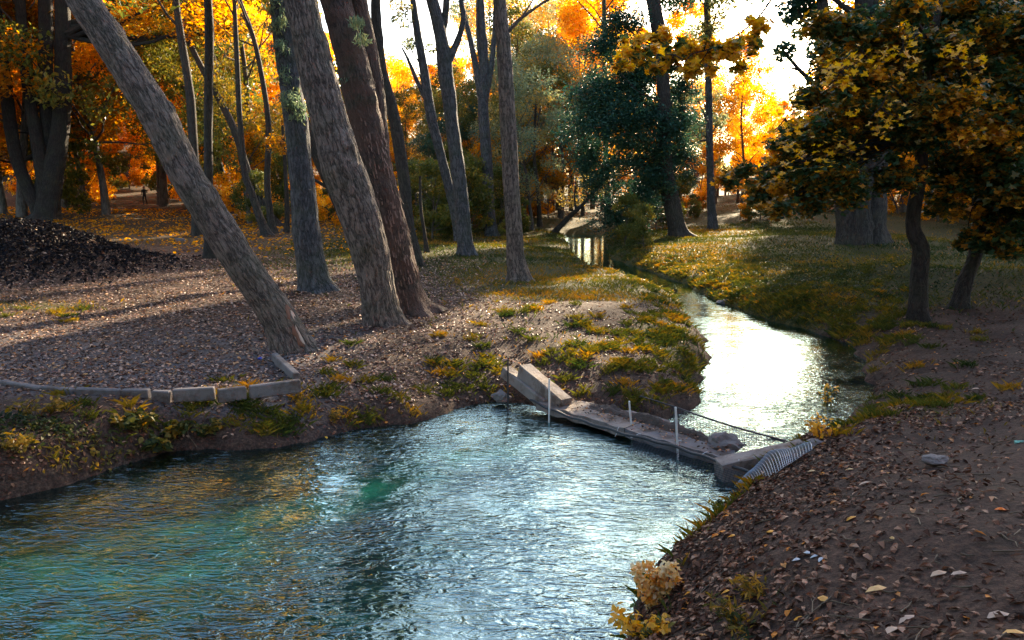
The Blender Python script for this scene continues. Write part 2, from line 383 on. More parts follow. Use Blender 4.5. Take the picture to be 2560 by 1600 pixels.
nx = len(xs); i = (np.arange(len(ys) - 1)[:, None] * nx + np.arange(nx - 1)[None])
Q = np.stack([i, i + 1, i + 1 + nx, i + nx], -1).reshape(-1, 4)
m, t, o = mat_new('ground'); M['ground'] = m
g = N(t, 'ShaderNodeNewGeometry'); pos = g.outputs['Position']
nA = noise(t, pos, 1.3, 6, .65); nB = noise(t, pos, 14, 6, .7); nC = noise(t, pos, 30, 6, .75)
soil = ramp(t, nB.outputs['Fac'], [(.3, (.007, .005, .004)), (.5, (.030, .016, .011)), (.72, (.11, .060, .038))]).outputs[0]
gravel = ramp(t, nC.outputs['Fac'], [(.35, (.06, .055, .06)), (.55, (.16, .14, .14)), (.72, (.38, .33, .32))]).outputs[0]
grassc = ramp(t, nB.outputs['Fac'], [(.3, (.016, .022, .006)), (.5, (.05, .048, .010)), (.7, (.14, .08, .015))]).outputs[0]
ag = N(t, 'ShaderNodeAttribute', attribute_name='grass'); av = N(t, 'ShaderNodeAttribute', attribute_name='gravel'); aw = N(t, 'ShaderNodeAttribute', attribute_name='bed')
litc = ramp(t, nC.outputs['Fac'], [(.42, (.05, .03, .022)), (.6, (.19, .11, .075)), (.75, (.42, .27, .19))]).outputs[0]
c = mixc(t, ramp(t, nA.outputs['Fac'], [(.35, (.1,) * 3), (.65, (.6,) * 3)]).outputs[0], soil, litc)
c = mixc(t, mathn(t, 'MULTIPLY', av.outputs['Fac'], ramp(t, nA.outputs['Fac'], [(.3, (.5,) * 3), (.6, (.95,) * 3)]).outputs[0]), c, gravel)
gf = ramp(t, mathn(t, 'ADD', mathn(t, 'MULTIPLY', nB.outputs['Fac'], .8), ag.outputs['Fac']), [(.62, (0,) * 3), (1.0, (1,) * 3)]).outputs[0]
c = mixc(t, gf, c, grassc)
bedc = ramp(t, noise(t, pos, 3.2, 6, .7).outputs['Fac'], [(.36, (.004, .03, .03)), (.52, (.012, .12, .11)), (.64, (.05, .24, .16)), (.76, (.20, .18, .05))]).outputs[0]
c = mixc(t, aw.outputs['Fac'], c, bedc)
p = N(t, 'ShaderNodeBsdfPrincipled'); p.inputs['Roughness'].default_value = .88; p.inputs['Specular IOR Level'].default_value = .25
t.links.new(c, p.inputs['Base Color'])
bp_ = N(t, 'ShaderNodeBump'); bp_.inputs['Distance'].default_value = .03
t.links.new(mathn(t, 'ADD', nB.outputs['Fac'], mathn(t, 'MULTIPLY', nC.outputs['Fac'], .5)), bp_.inputs['Height'])
t.links.new(bp_.outputs[0], p.inputs['Normal']); t.links.new(p.outputs[0], o.inputs[0])
gr = mobj('ground', raw_mesh('ground', V, Q, m, True, {'grass': gm.ravel(), 'gravel': grav.ravel(), 'bed': (ins * np.clip((dsh - .35) * 1.1, 0, 1)).ravel()}))
tag(gr, kind='structure')

# ------------------------------------------------------------------ water
m, t, o = mat_new('water'); M['water'] = m
g = N(t, 'ShaderNodeNewGeometry')
mp = N(t, 'ShaderNodeMapping'); mp.inputs['Rotation'].default_value = (0, 0, .35); mp.inputs['Scale'].default_value = (1, 2.5, 1); t.links.new(g.outputs['Position'], mp.inputs[0])
n1 = noise(t, mp.outputs[0], 5.0, 2, .5, 1.6); n2 = noise(t, mp.outputs[0], 13, 2, .5, .8); n3 = noise(t, g.outputs['Position'], 1.1, 2)
calm = ramp(t, noise(t, g.outputs['Position'], .6, 3).outputs['Fac'], [(.36, (.18,) * 3), (.6, (1,) * 3)]).outputs[0]
hsum = mathn(t, 'ADD', mathn(t, 'MULTIPLY', n1.outputs['Fac'], 1.0), mathn(t, 'MULTIPLY', n2.outputs['Fac'], .16))
hsum = mathn(t, 'ADD', mathn(t, 'MULTIPLY', hsum, calm), mathn(t, 'MULTIPLY', n3.outputs['Fac'], 1.2))
sep = N(t, 'ShaderNodeSeparateXYZ'); t.links.new(g.outputs['Position'], sep.inputs[0])
still = mathn(t, 'SUBTRACT', 1, mathn(t, 'MULTIPLY', ramp(t, mathn(t, 'DIVIDE', sep.outputs['Y'], 40), [(.255, (0,) * 3), (.29, (.72,) * 3), (.6, (1,) * 3)]).outputs[0], .88))
bpn = N(t, 'ShaderNodeBump'); bpn.inputs['Distance'].default_value = .029; t.links.new(mathn(t, 'MULTIPLY', hsum, still), bpn.inputs['Height'])
gl = N(t, 'ShaderNodeBsdfGlossy'); gl.inputs['Roughness'].default_value = .015; gl.inputs[0].default_value = (.68, .96, 1, 1); t.links.new(bpn.outputs[0], gl.inputs['Normal'])
rt = N(t, 'ShaderNodeBsdfTransparent'); rt.inputs[0].default_value = (.30, .78, .74, 1)
sc_ = N(t, 'ShaderNodeBsdfDiffuse'); t.links.new(ramp(t, noise(t, g.outputs['Position'], 1.1, 7, .72).outputs['Fac'], [(.38, (.001, .012, .012)), (.56, (.003, .07, .06)), (.74, (.02, .20, .14))]).outputs[0], sc_.inputs[0])
dp = N(t, 'ShaderNodeAttribute', attribute_name='depth'); rf = N(t, 'ShaderNodeMixShader'); t.links.new(mathn(t, 'MULTIPLY', dp.outputs['Fac'], .6), rf.inputs[0]); t.links.new(rt.outputs[0], rf.inputs[1]); t.links.new(sc_.outputs[0], rf.inputs[2])
fr = N(t, 'ShaderNodeFresnel'); fr.inputs[0].default_value = 2.6; t.links.new(bpn.outputs[0], fr.inputs['Normal'])
mx = N(t, 'ShaderNodeMixShader'); t.links.new(mathn(t, 'MULTIPLY_ADD', fr.outputs[0], 1.15, .02), mx.inputs[0])
t.links.new(rf.outputs[0], mx.inputs[1]); t.links.new(gl.outputs[0], mx.inputs[2]); t.links.new(mx.outputs[0], o.inputs[0])
wx = np.linspace(-20, 14, 120); wy = np.linspace(.2, 46, 160); WX, WY = np.meshgrid(wx, wy)
V = np.stack([WX, WY, 0 * WX], -1).reshape(-1, 3); i = (np.arange(159)[:, None] * 120 + np.arange(119)[None])
d_, in_ = seg_dist(WX, WY); keep = ((d_ < .6) | in_).ravel()
Q = np.stack([i, i + 1, i + 121, i + 120], -1).reshape(-1, 4); Q = Q[keep[Q].any(1)]
us, inv = np.unique(Q, return_inverse=True)
tag(mobj('stream_water', raw_mesh('stream_water', V[us], inv.reshape(Q.shape), m, True, {'depth': (np.where(in_, np.clip((d_ - .3) / 1.6, 0, 1), 0) * sstep(46, 14, WY)).ravel()[us]})), kind='structure')

# ------------------------------------------------------------------ leaves
def leaf_quad(): return np.array([(0, 0, 0), (.32, .45, .10), (0, 1, 0), (-.32, .45, .10)])
def leaf_long(): return np.array([(0, 0, 0), (.11, .5, .03), (0, 1, -.08), (-.11, .5, .03)])
def leaf_maple():
    a = [(-90, .12), (-50, .55), (-22, .33), (8, .62), (42, .36), (90, .74), (138, .36), (172, .62), (202, .33), (230, .55)]
    P = [(math.cos(math.radians(d)) * r, math.sin(math.radians(d)) * r + .3, 0) for d, r in a]
    return np.array([(x, y, .22 * abs(x)) for x, y, z in P])
def leaf_oval():
    return np.array([(0, 0, 0), (.27, .3, .08), (.22, .72, .08), (0, 1, -.05), (-.22, .72, .08), (-.27, .3, .08)])
def rot_from(nrm, yaw, rng):
    n = nrm / (np.linalg.norm(nrm, axis=1)[:, None] + 1e-9)
    a = np.stack([np.cos(yaw), np.sin(yaw), np.zeros_like(yaw)], 1)
    a = a - (a * n).sum(1)[:, None] * n; a /= np.linalg.norm(a, axis=1)[:, None] + 1e-9
    b = np.cross(n, a); return np.stack([a, b, n], 2)      # columns
def leaves_mesh(name, P, nrm, size, tone, tmpl, mat, rng, origin=(0, 0, 0)):
    n = len(P); k = len(tmpl)
    M3 = rot_from(nrm, rng.random(n) * 2 * math.pi, rng)
    Vl = np.einsum('nij,kj->nki', M3, tmpl - np.array([0, .4, 0])) * np.asarray(size)[:, None, None] + (P - np.array(origin))[:, None]
    return raw_mesh(name, Vl.reshape(-1, 3), np.arange(n * k).reshape(n, k), mat, False, {'tone': np.repeat(np.clip(tone, 0, 1), k)})
def blob_points(blobs, n, rng, squash=.75, shell=.45, clump=.65):
    B = np.array(blobs, float); wt = B[:, 3] ** 2.2; wt /= wt.sum()
    k = rng.choice(len(B), n, p=wt)
    d = rng.normal(size=(n, 3)); d /= np.linalg.norm(d, axis=1)[:, None]
    rr = B[k, 3] * rng.random(n) ** shell
    if clump == 0: rr = rr * np.where(rng.random(n) < .28, 1.9, 1.0)
    # sub clumps give ragged edges
    sub = rng.normal(size=(len(B) * 14, 3)); sub /= np.linalg.norm(sub, axis=1)[:, None]
    s = sub[k * 14 + rng.integers(0, 14, n)] * (B[k, 3] * .75)[:, None]
    off = np.where(rng.random(n)[:, None] < clump, s + d * rr[:, None] * .42, d * rr[:, None])
    off[:, 2] *= squash
    return B[k, :3] + off, k
def crown_mesh(name, blobs, n, size, tmpl, mat, rng, tone=(.5, .25), flat=1.0, origin=(0, 0, 0), squash=.75, clump=.65):
    P, k = blob_points(blobs, n, rng, squash, clump=clump)
    nrm = rng.normal(size=(n, 3)); nrm[:, 2] = np.abs(nrm[:, 2]) + flat
    bt = rng.normal(size=len(blobs)) * tone[1]
    tn = tone[0] + bt[k] + rng.normal(size=n) * .16
    return leaves_mesh(name, P, nrm, size * rng.uniform(.6, 1.25, n), tn, tmpl, mat, rng, origin)
def limb_pts(a, b, rng, n=7, sag=.12, jit=.05):
    a, b = np.array(a), np.array(b); L = np.linalg.norm(b - a)
    mid = (a + b) / 2 + np.array([0, 0, -sag * L]) + rng.normal(size=3) * jit * L
    t = np.linspace(0, 1, n)[:, None]
    P = (1 - t) ** 2 * a + 2 * t * (1 - t) * mid + t ** 2 * b
    P[1:-1] += rng.normal(size=(n - 2, 3)) * L * .012
    return P
def add_limbs(mb, C, r, blobs, rng, twigs=4, rf=.42):
    for (bx, by, bz, br) in blobs:
        z0 = bz - rng.uniform(.8, 2.6) - .35 * math.hypot(bx - C[-1][0], by - C[-1][1])
        k = int(np.argmin(np.abs(C[:, 2] - z0))); k = min(max(k, len(C) // 4), len(C) - 1)
        e = np.array([bx, by, bz]); r0 = max(.02, r[k] * rf)
        P = limb_pts(C[k], e, rng, sag=rng.uniform(-.02, .14)); V, Q, U = tube(P, np.linspace(r0, r0 * .25, len(P)), 6, seed=int(rng.integers(99))); mb.add(V, Q, U)
        for _ in range(twigs):
            s = P[rng.integers(3, len(P))]; d = rng.normal(size=3); d /= np.linalg.norm(d); d[2] = abs(d[2]) * .6
            P2 = limb_pts(s, s + d * br * rng.uniform(.6, 1.05), rng, 5); V, Q, U = tube(P2, np.linspace(r0 * .3, r0 * .06 + .002, 5), 4); mb.add(V, Q, U)

# ------------------------------------------------------------------ the individual near trees
def stem_from_px(pts, Yd, zbase=None, top=None, lean=0.0, rng=R, top_r=.35, dy=0.0):
    """pts: (u, v, width_px) bottom to top; the stem stands at distance Yd (drifting by dy per metre up)"""
    C = []
    for (u, v, w_) in pts:
        p = aty(u, v, Yd); p = aty(u, v, Yd + dy * max(0, p[2] - .5))
        dep = (p - CAM) @ FW; C.append([*p, w_ * dep / F / 2])
    C = np.array(C)
    if zbase is not None: C[0, 2] = zbase
    if top:
        d = C[-1, :3] - C[-2, :3]; d /= np.linalg.norm(d); p = C[-1].copy(); r0 = p[3]
        n = max(2, int((top - p[2]) / 1.6)); z0 = p[2]
        for k in range(n):
            d = d + np.array([rng.normal() * .05, rng.normal() * .05, .10]); d /= np.linalg.norm(d)
            p = p.copy(); p[:3] += d * 1.6; p[3] = r0 * (1 - (1 - top_r) * (k + 1) / n); C = np.vstack([C, p])
    return C
trees = {}
def near_tree(name, label, stems, mat='bark', crown=None, seg=28, step=.07, group=None, ridge=.012, flare=.5, seed=1, cat='tree', limb_stem=0, twigs=4, anchors=None):
    """stems: list of C arrays. crown: list of dict(blobs, n, size, tmpl, mat, tone)"""
    rng = np.random.default_rng(seed)
    b = stems[0][0]; org = np.array([b[0], b[1], gz(b[0], b[1])])
    T = thing(name, org, label, cat, group)
    out = []
    for k, C in enumerate(stems):
        L = np.linalg.norm(np.diff(C[:, :3], axis=0), axis=1).sum()
        S = catmull(C, int(min(330, max(12, L / step))))
        V, Q, U = tube(S[:, :3], np.maximum(S[:, 3], .004), seg, flare if k == 0 else 0, .06, seed * 5 + k, ridge if S[0, 3] > .05 else 0)
        o = mobj('trunk' if k == 0 else 'stem', raw_mesh('trunk', V - org, Q, M[mat], True, None, U), T); out.append((S, o))
    if crown:
        mb = MB()
        for c in crown:
            S = out[c.get('stem', limb_stem)][0]; S = S[S[:, 2] > c.get('zmin', 0)] if (S[:, 2] > c.get('zmin', 0)).sum() > 5 else S
            if not c.get('nolimb'): add_limbs(mb, S[:, :3], S[:, 3], c['blobs'], rng, twigs, c.get('rf', .42))
        for c in crown:
            if not c.get('sub'): continue
            nb_ = []
            for (bx, by, bz, br) in c['blobs']:
                for _ in range(c['sub']):
                    ra, rb = c.get('subr', (.24, .52))
                    d = rng.normal(size=3); d /= np.linalg.norm(d); q = br * 1.15 * rng.random() ** .45; e = np.array([bx, by, bz]) + d * q * np.array([1, 1, .8])
                    nb_.append((*e, br * rng.uniform(ra, rb)))
                    if rng.random() < .45:
                        P2 = limb_pts((bx, by, bz), e, rng, 4); V, Q, U = tube(P2, np.linspace(.012, .003, 4), 3); mb.add(V, Q, U)
            c['blobs'] = nb_
        if mb.n:
            lo = mb.build('limbs', M[mat if not mat == 'bark_brown' else 'bark_dark'], T, True, org)
            if any(c.get('sub') for c in crown): lo['kind'] = 'stuff'
        for c in crown:
            me = crown_mesh('crown', c['blobs'], c['n'], c['size'], c.get('tmpl', leaf_quad()), M[c['mat']], rng, c.get('tone', (.5, .2)), c.get('flat', 1.0), org, c.get('squash', .75), c.get('clump', .65))
            tag(mobj(c.get('name', 'crown'), me, T), kind='stuff')
    trees[name] = out
    return T, out, org
def high_blobs(x, y, z0, z1, rad, n, rng, r=(1.0, 1.9), bias=(0, 0)):
    B = []
    for _ in range(n):
        a = rng.uniform(0, 2 * math.pi); q = rad * math.sqrt(rng.random()); z = rng.uniform(z0, z1)
        B.append((x + bias[0] + q * math.cos(a), y + bias[1] + q * math.sin(a), z, rng.uniform(*r)))
    return B
def shatter(B, rng, n=5):
    out = []
    for (x, y, z, r) in B:
        for _ in range(n):
            a = rng.uniform(0, 6.28); q = r * rng.uniform(.3, 1.25)
            out.append((x + q * math.cos(a), y + q * math.sin(a) * .8, z + rng.uniform(-.7, .7) * r, r * rng.uniform(.35, .75)))
    return out
def px_blobs(L, Yd, rng, dy=1.2):
    B = []
    for (u, v, rp) in L:
        y = Yd + rng.uniform(-dy, dy); p = aty(u, v, y); B.append((*p, rp * (p - CAM) @ FW / F))
    return B

rg = np.random.default_rng(5)
def base_y(u, v): return float(G(u, v)[1])

# leaning tree
y = base_y(735, 868)
S = stem_from_px([(740, 893, 100), (722, 850, 88), (690, 785, 82), (595, 646, 82), (522, 530, 82), (457, 423, 84), (397, 296, 86), (330, 190, 82), (265, 88, 78), (208, 0, 76)], y, top=11.5, dy=.04)
S2 = stem_from_px([(430, 335, 44), (372, 235, 44), (300, 120, 40), (240, 20, 36), (215, -40, 34)], y + .35, top=9)
leanT, leanS, leanO = near_tree('leaning_tree', 'thick grey leaning trunk with pale bark wound, tilting left over the leaf-strewn clearing', [S, S2], 'bark', seed=2, seg=110, step=.03,
    crown=[dict(blobs=high_blobs(-12, 19, 7.6, 12, 3.4, 16, rg), n=15000, size=.17, mat='leaf_olive', zmin=5)], ridge=.016, flare=.4)
# pale scar on its foot
S = leanS[0][0]; k0 = int(np.argmin(np.abs(S[:, 2] - atz(765, 862, .5)[2] - .02)))
def scar(k0, k1, th0, wid, off, mat, name):
    C = S[k0:k1]; T_ = np.gradient(C[:, :3], axis=0); T_ /= np.linalg.norm(T_, axis=1)[:, None]
    ref = np.array([0, 1.0, 0]); A = ref - (T_ @ ref)[:, None] * T_; A /= np.linalg.norm(A, axis=1)[:, None]; B = np.cross(T_, A)
    n = len(C); s = np.linspace(-1, 1, n); hw = wid * np.sqrt(np.clip(1 - np.abs(s) ** 2.5, 0.0, 1)) * (1 + .2 * np.sin(np.arange(n) * .9)) + .01
    m_ = 7; V = []
    for a in range(n):
        for b in range(m_):
            th = th0 + .12 * s[a] + hw[a] * (b / (m_ - 1) - .5) * 2
            rr = C[a, 3] * (1.03 + .25 * math.exp(-np.linalg.norm(C[a, :3] - S[0, :3]) / .35) * .8) + off * (1 if 0 < b < m_ - 1 else 0) - (0.02 if b in (0, m_ - 1) else 0)
            V.append(C[a, :3] + rr * (math.cos(th) * A[a] + math.sin(th) * B[a]))
    i = np.arange(n - 1)[:, None] * m_ + np.arange(m_ - 1)[None]
    Q = np.stack([i, i + 1, i + 1 + m_, i + m_], -1).reshape(-1, 4)
    return mobj(name, raw_mesh(name, np.array(V) - leanO, Q, mat, True), leanT)
LS = np.concatenate([[0], np.cumsum(np.linalg.norm(np.diff(S[:, :3], axis=0), axis=1))])
ka, kb = np.searchsorted(LS, .12), np.searchsorted(LS, .80)
SCAR_TH = math.pi * 1.32
scar(ka, kb, SCAR_TH, .34, .016, M['wood_red'], 'wound_edge')['label'] = 'dark reddish rim of the bark wound'
scar(ka + 1, kb - 3, SCAR_TH + .03, .20, .026, M['wood'], 'bare_wood')['label'] = 'pale bare wood where bark is torn off'

# tree left of the centre pair, leafy shoots on its trunk
y = base_y(790, 724)
S = stem_from_px([(796, 742, 84), (783, 690, 70), (766, 570, 66), (753, 440, 60), (742, 330, 58), (728, 220, 56), (712, 100, 56), (703, 0, 52)], y, top=14)
tufts = px_blobs([(720, 250, 30), (745, 290, 26), (712, 190, 32), (700, 120, 30), (735, 230, 20), (690, 60, 30), (760, 270, 16), (700, 20, 34)], y - .25, rg, .2)
t2 = near_tree('leafy_trunk_tree', 'grey tree with blue-green shoots on its trunk, left of the central pair', [S], 'bark_cool', seed=3, seg=80, step=.045,
    crown=[dict(blobs=tufts, n=1500, size=.13, mat='leaf_sage', tmpl=leaf_long(), tone=(.25, .1), name='leafy_shoots', nolimb=1, flat=0),
           dict(blobs=high_blobs(-8.5, 19, 8.2, 13, 3.2, 16, rg), n=16000, size=.18, mat='leaf_olive', zmin=6)], ridge=.010, flare=.45)
# dark thin stem just right of it
y = base_y(860, 640)
S = stem_from_px([(905, 665, 26), (880, 600, 24), (840, 500, 24), (795, 400, 24), (775, 340, 22)], y + 1, top=6)
near_tree('dark_sapling', 'thin dark leaning sapling half hidden behind the central pair of trunks', [S], 'bark_dark', seed=31, seg=16,
    crown=[dict(blobs=px_blobs([(740, 300, 40), (800, 250, 50), (700, 360, 40)], y + 1, rg), n=1200, size=.12, mat='leaf_amber')])
# central front trunk
y = base_y(957, 812)
S = stem_from_px([(966, 840, 96), (956, 800, 88), (940, 700, 88), (915, 592, 96), (886, 500, 98), (858, 423, 104), (838, 350, 96), (800, 212, 88), (775, 105, 82), (752, 0, 80)], y, top=15)
near_tree('central_grey_tree', 'broad pale grey trunk with furrowed bark, front one of the central pair', [S], 'bark', seed=4, seg=120, step=.03,
    crown=[dict(blobs=high_blobs(-6, 18, 8.4, 13, 2.6, 14, rg), n=15000, size=.18, mat='leaf_olive', zmin=6)], ridge=.018, flare=.55)
# red shredded one behind it
y2 = base_y(1020, 782)
S = stem_from_px([(1030, 800, 106), (1020, 765, 86), (1004, 680, 78), (985, 592, 76), (958, 480, 74), (938, 400, 76), (912, 296, 80), (885, 169, 84), (855, 60, 76), (838, 0, 72)], y2, top=15)
S2 = stem_from_px([(950, 440, 50), (944, 330, 52), (932, 200, 48), (915, 90, 44), (898, 0, 42)], y2 + .35, top=14)
redT, redS, redO = near_tree('shaggy_brown_tree', 'reddish brown forked tree with peeling shaggy bark, behind the broad grey trunk', [S, S2], 'bark_brown', seed=5, seg=110, step=.035,
    crown=[dict(blobs=high_blobs(-6, 23, 10, 15, 2.8, 13, rg), n=15000, size=.18, mat='leaf_olive', zmin=6),
           dict(blobs=px_blobs([(905, 100, 22), (890, 60, 22), (870, 200, 18)], y2 - .3, rg, .1), n=350, size=.11, mat='leaf_sage', tmpl=leaf_long(), tone=(.3, .1), name='leafy_shoots', nolimb=1, flat=0)], ridge=.016, flare=.6)
# peeling bark flakes
S = redS[0][0]; mb = MB(); rr = np.random.default_rng(9)
for q in range(420):
    k = int(rr.integers(1, 90) ** 1.0); k = min(k, len(S) - 3)
    c = S[k]; th = rr.uniform(math.pi * .8, math.pi * 2.05)
    ax = S[k + 2, :3] - S[k, :3]; ax /= np.linalg.norm(ax); A = np.array([0, 1.0, 0]); A -= (A @ ax) * ax; A /= np.linalg.norm(A); B = np.cross(ax, A)
    n_ = math.cos(th) * A + math.sin(th) * B; tt = np.cross(ax, n_); rad = c[3] * 1.04 + (.12 * math.exp(-k * .035 / .35) * .5)
    p = c[:3] + n_ * rad; L = rr.uniform(.04, .16); W_ = rr.uniform(.008, .03); lift = rr.uniform(.008, .04)
    if rr.random() < .5: lift *= .4
    a = p - tt * W_ / 2; b = p + tt * W_ / 2; e = -ax * L if rr.random() < .6 else ax * L
    V = np.array([a, b, b + e * .5 + n_ * lift * .4, a + e * .5 + n_ * lift * .4, b + e + n_ * lift - tt * W_ * .3, a + e + n_ * lift + tt * W_ * .2, ])
    mb.add(V, np.array([[0, 1, 2, 3], [3, 2, 4, 5]]))
M['flake'] = plain('bark_flake', (.26, .15, .11), .8, 60, .004, .5)
tag(mb.build('peeling_bark', M['flake'], redT, False, redO), 'strips of bark peeling from the lower trunk', kind='stuff')

# slim one behind
y = base_y(1040, 664)
S = stem_from_px([(1046, 672, 30), (1036, 620, 25), (1021, 550, 26), (1006, 423, 30), (985, 296, 30), (965, 220, 28), (951, 169, 29), (943, 80, 26), (940, 0, 24)], y, top=16)
near_tree('slender_dark_tree', 'slender dark trunk curving up just right of the shaggy brown tree', [S], 'bark_dark', seed=6, seg=30,
    crown=[dict(blobs=high_blobs(-5, y, 10, 16, 3, 9, rg), n=5000, size=.16, mat='leaf_olive', zmin=7)])
y = base_y(1167, 636)
S = stem_from_px([(1168, 646, 46), (1165, 615, 38), (1158, 550, 36), (1145, 423, 36), (1128, 296, 34), (1113, 169, 38), (1100, 85, 32), (1080, 0, 30)], y, top=17)
S2 = stem_from_px([(1118, 160, 22), (1142, 105, 15), (1158, 50, 13), (1153, 0, 12)], y, top=12)
S3 = stem_from_px([(1104, 100, 18), (1112, 50, 16), (1116, 0, 16)], y + .2, top=13)
near_tree('forked_grey_tree', 'grey forked tree with a thin side branch, left of the straight trunk', [S, S2, S3], 'bark_cool', seed=7, seg=40,
    crown=[dict(blobs=high_blobs(-7, y, 12, 18, 2.5, 9, rg), n=4500, size=.18, mat='leaf_sage', zmin=8)])
y = base_y(1090, 630) + 3
S = stem_from_px([(1150, 600, 24), (1130, 500, 24), (1100, 380, 22), (1078, 290, 26), (1060, 180, 22), (1040, 60, 18), (1032, 0, 16)], y, top=15)
S2 = stem_from_px([(1080, 280, 12), (1046, 210, 10), (1018, 145, 7), (1005, 120, 4)], y)
near_tree('thin_branching_tree', 'thin blue-grey tree with bare side twig against the white sky, behind the forked grey tree', [S, S2], 'bark_cool', seed=8, seg=24,
    crown=[dict(blobs=px_blobs([(1005, 50, 30), (1025, 110, 24), (1075, 120, 18), (1000, 10, 30)], y, rg), n=900, size=.13, mat='leaf_sage', tone=(.6, .1), rf=.2)])
y = base_y(1228, 592)
S = stem_from_px([(1230, 600, 34), (1226, 560, 28), (1218, 423, 28), (1208, 270, 26), (1212, 160, 20), (1206, 60, 16), (1203, 0, 14)], y, top=18)
S2 = stem_from_px([(1208, 280, 20), (1192, 180, 16), (1178, 110, 14), (1164, 50, 12), (1152, -10, 10)], y, top=15)
S3 = stem_from_px([(1212, 250, 18), (1228, 170, 14), (1236, 90, 12), (1240, 0, 10)], y, top=15)
S4 = stem_from_px([(1210, 215, 12), (1196, 100, 9), (1194, 0, 8)], y)
near_tree('many_forked_tree', 'many-forked grey tree opening like a broom, left behind the straight trunk', [S, S2, S3, S4], 'bark_cool', seed=9, seg=26,
    crown=[dict(blobs=high_blobs(-5, y, 15, 20, 2.5, 6, rg), n=2200, size=.2, mat='leaf_sage', zmin=9)])
# straight one
y = base_y(1297, 705)
S = stem_from_px([(1300, 722, 66), (1297, 690, 50), (1289, 635, 43), (1282, 530, 41), (1277, 423, 41), (1270, 300, 40), (1265, 212, 39), (1257, 100, 36), (1249, 0, 33)], y, top=15)
S2 = stem_from_px([(1272, 78, 10), (1300, 48, 8), (1335, 22, 6), (1372, -2, 5), (1420, -30, 3)], y)
S3 = stem_from_px([(1300, 48, 5), (1320, 20, 4), (1345, -20, 2)], y)
near_tree('straight_tree', 'straight grey trunk by the stream bank with one bare side branch', [S, S2, S3], 'bark', seed=10, seg=70, step=.045,
    crown=[dict(blobs=high_blobs(-2.5, y + 1, 13, 16, 1.6, 5, rg), n=1800, size=.15, mat='leaf_olive', zmin=9)], ridge=.008, flare=.6)
# right of the stream
y = base_y(1694, 592)
S = stem_from_px([(1702, 604, 60), (1694, 575, 44), (1682, 520, 42), (1670, 465, 40), (1662, 380, 34), (1660, 254, 32), (1654, 150, 34), (1646, 75, 36), (1632, 0, 34), (1620, -50, 32)], y, top=17)
dk = [(1460, 330, 60), (1500, 260, 70), (1560, 320, 80), (1530, 400, 70), (1600, 250, 70), (1640, 340, 70), (1620, 180, 60), (1690, 300, 50), (1570, 170, 60), (1480, 400, 45), (1610, 420, 60), (1540, 210, 60), (1700, 400, 45), (1500, 120, 50), (1555, 60, 55), (1700, 210, 40), (1600, 500, 55), (1560, 540, 60), (1640, 470, 40), (1500, 470, 40)]
near_tree('dark_green_tree', 'dark blue-green leafy tree with slanting trunk beside the far stream', [S], 'bark_dark', seed=11, seg=40,
    crown=[dict(blobs=px_blobs(dk, y + .6, rg, 1.0), sub=30, rf=.2, n=85000, clump=.0, size=.13, mat='leaf_green', tone=(.45, .15), twigs=3, subr=(.3, .6)),
           dict(blobs=high_blobs(9.5, y + 5, 12, 17, 4.5, 16, rg), n=14000, size=.22, mat='leaf_green', zmin=9)], twigs=3)  # upper crown mass out of view, placed to shade the near bank
y = base_y(1780, 572)
S = stem_from_px([(1782, 580, 24), (1779, 530, 22), (1776, 440, 18), (1774, 360, 17), (1772, 250, 17), (1770, 120, 18), (1768, 0, 17)], y, top=20)
near_tree('slim_pale_tree', 'slim blue-grey trunk standing in the meadow right of the dark green tree', [S], 'bark_cool', seed=12, seg=20,
    crown=[dict(blobs=px_blobs([(1740, 240, 30), (1800, 300, 26), (1750, 330, 30), (1720, 360, 26), (1780, 60, 40), (1740, 90, 36), (1800, 130, 26), (1800, 10, 40)], y, rg), n=2500, size=.2, mat='leaf_sage', tone=(.5, .2))])
# old wide tree
y = base_y(2152, 605)
S = stem_from_px([(2175, 618, 96), (2178, 570, 72), (2182, 500, 64), (2184, 389, 62), (2180, 290, 58), (2175, 194, 58), (2170, 90, 54), (2165, 0, 50)], y, top=17)
S2 = stem_from_px([(2117, 612, 62), (2116, 570, 50), (2110, 500, 44), (2104, 400, 38), (2098, 300, 34), (2085, 180, 30), (2068, 80, 28), (2055, 0, 26)], y - .25, top=16)
S3 = stem_from_px([(2148, 616, 70), (2150, 570, 56), (2156, 500, 40), (2168, 420, 30)], y - .4)
near_tree('old_double_tree', 'massive old double trunk with deep grooves standing in the meadow at the right', [S, S2, S3], 'bark_dark', seed=13, seg=90, step=.06,
    crown=[dict(blobs=px_blobs([(2020, 60, 60), (1990, 20, 50), (2090, 120, 70), (2200, 60, 80), (2270, 150, 80), (2120, 240, 60), (2230, 250, 70), (1960, 130, 32), (2040, -40, 60)], y, rg, 2), n=9000, size=.2, mat='leaf_green', tone=(.6, .2)),
           dict(blobs=high_blobs(15, y + 2, 11, 19, 5.5, 22, rg), n=22000, size=.22, mat='leaf_olive', zmin=9)], ridge=.03, flare=.25)
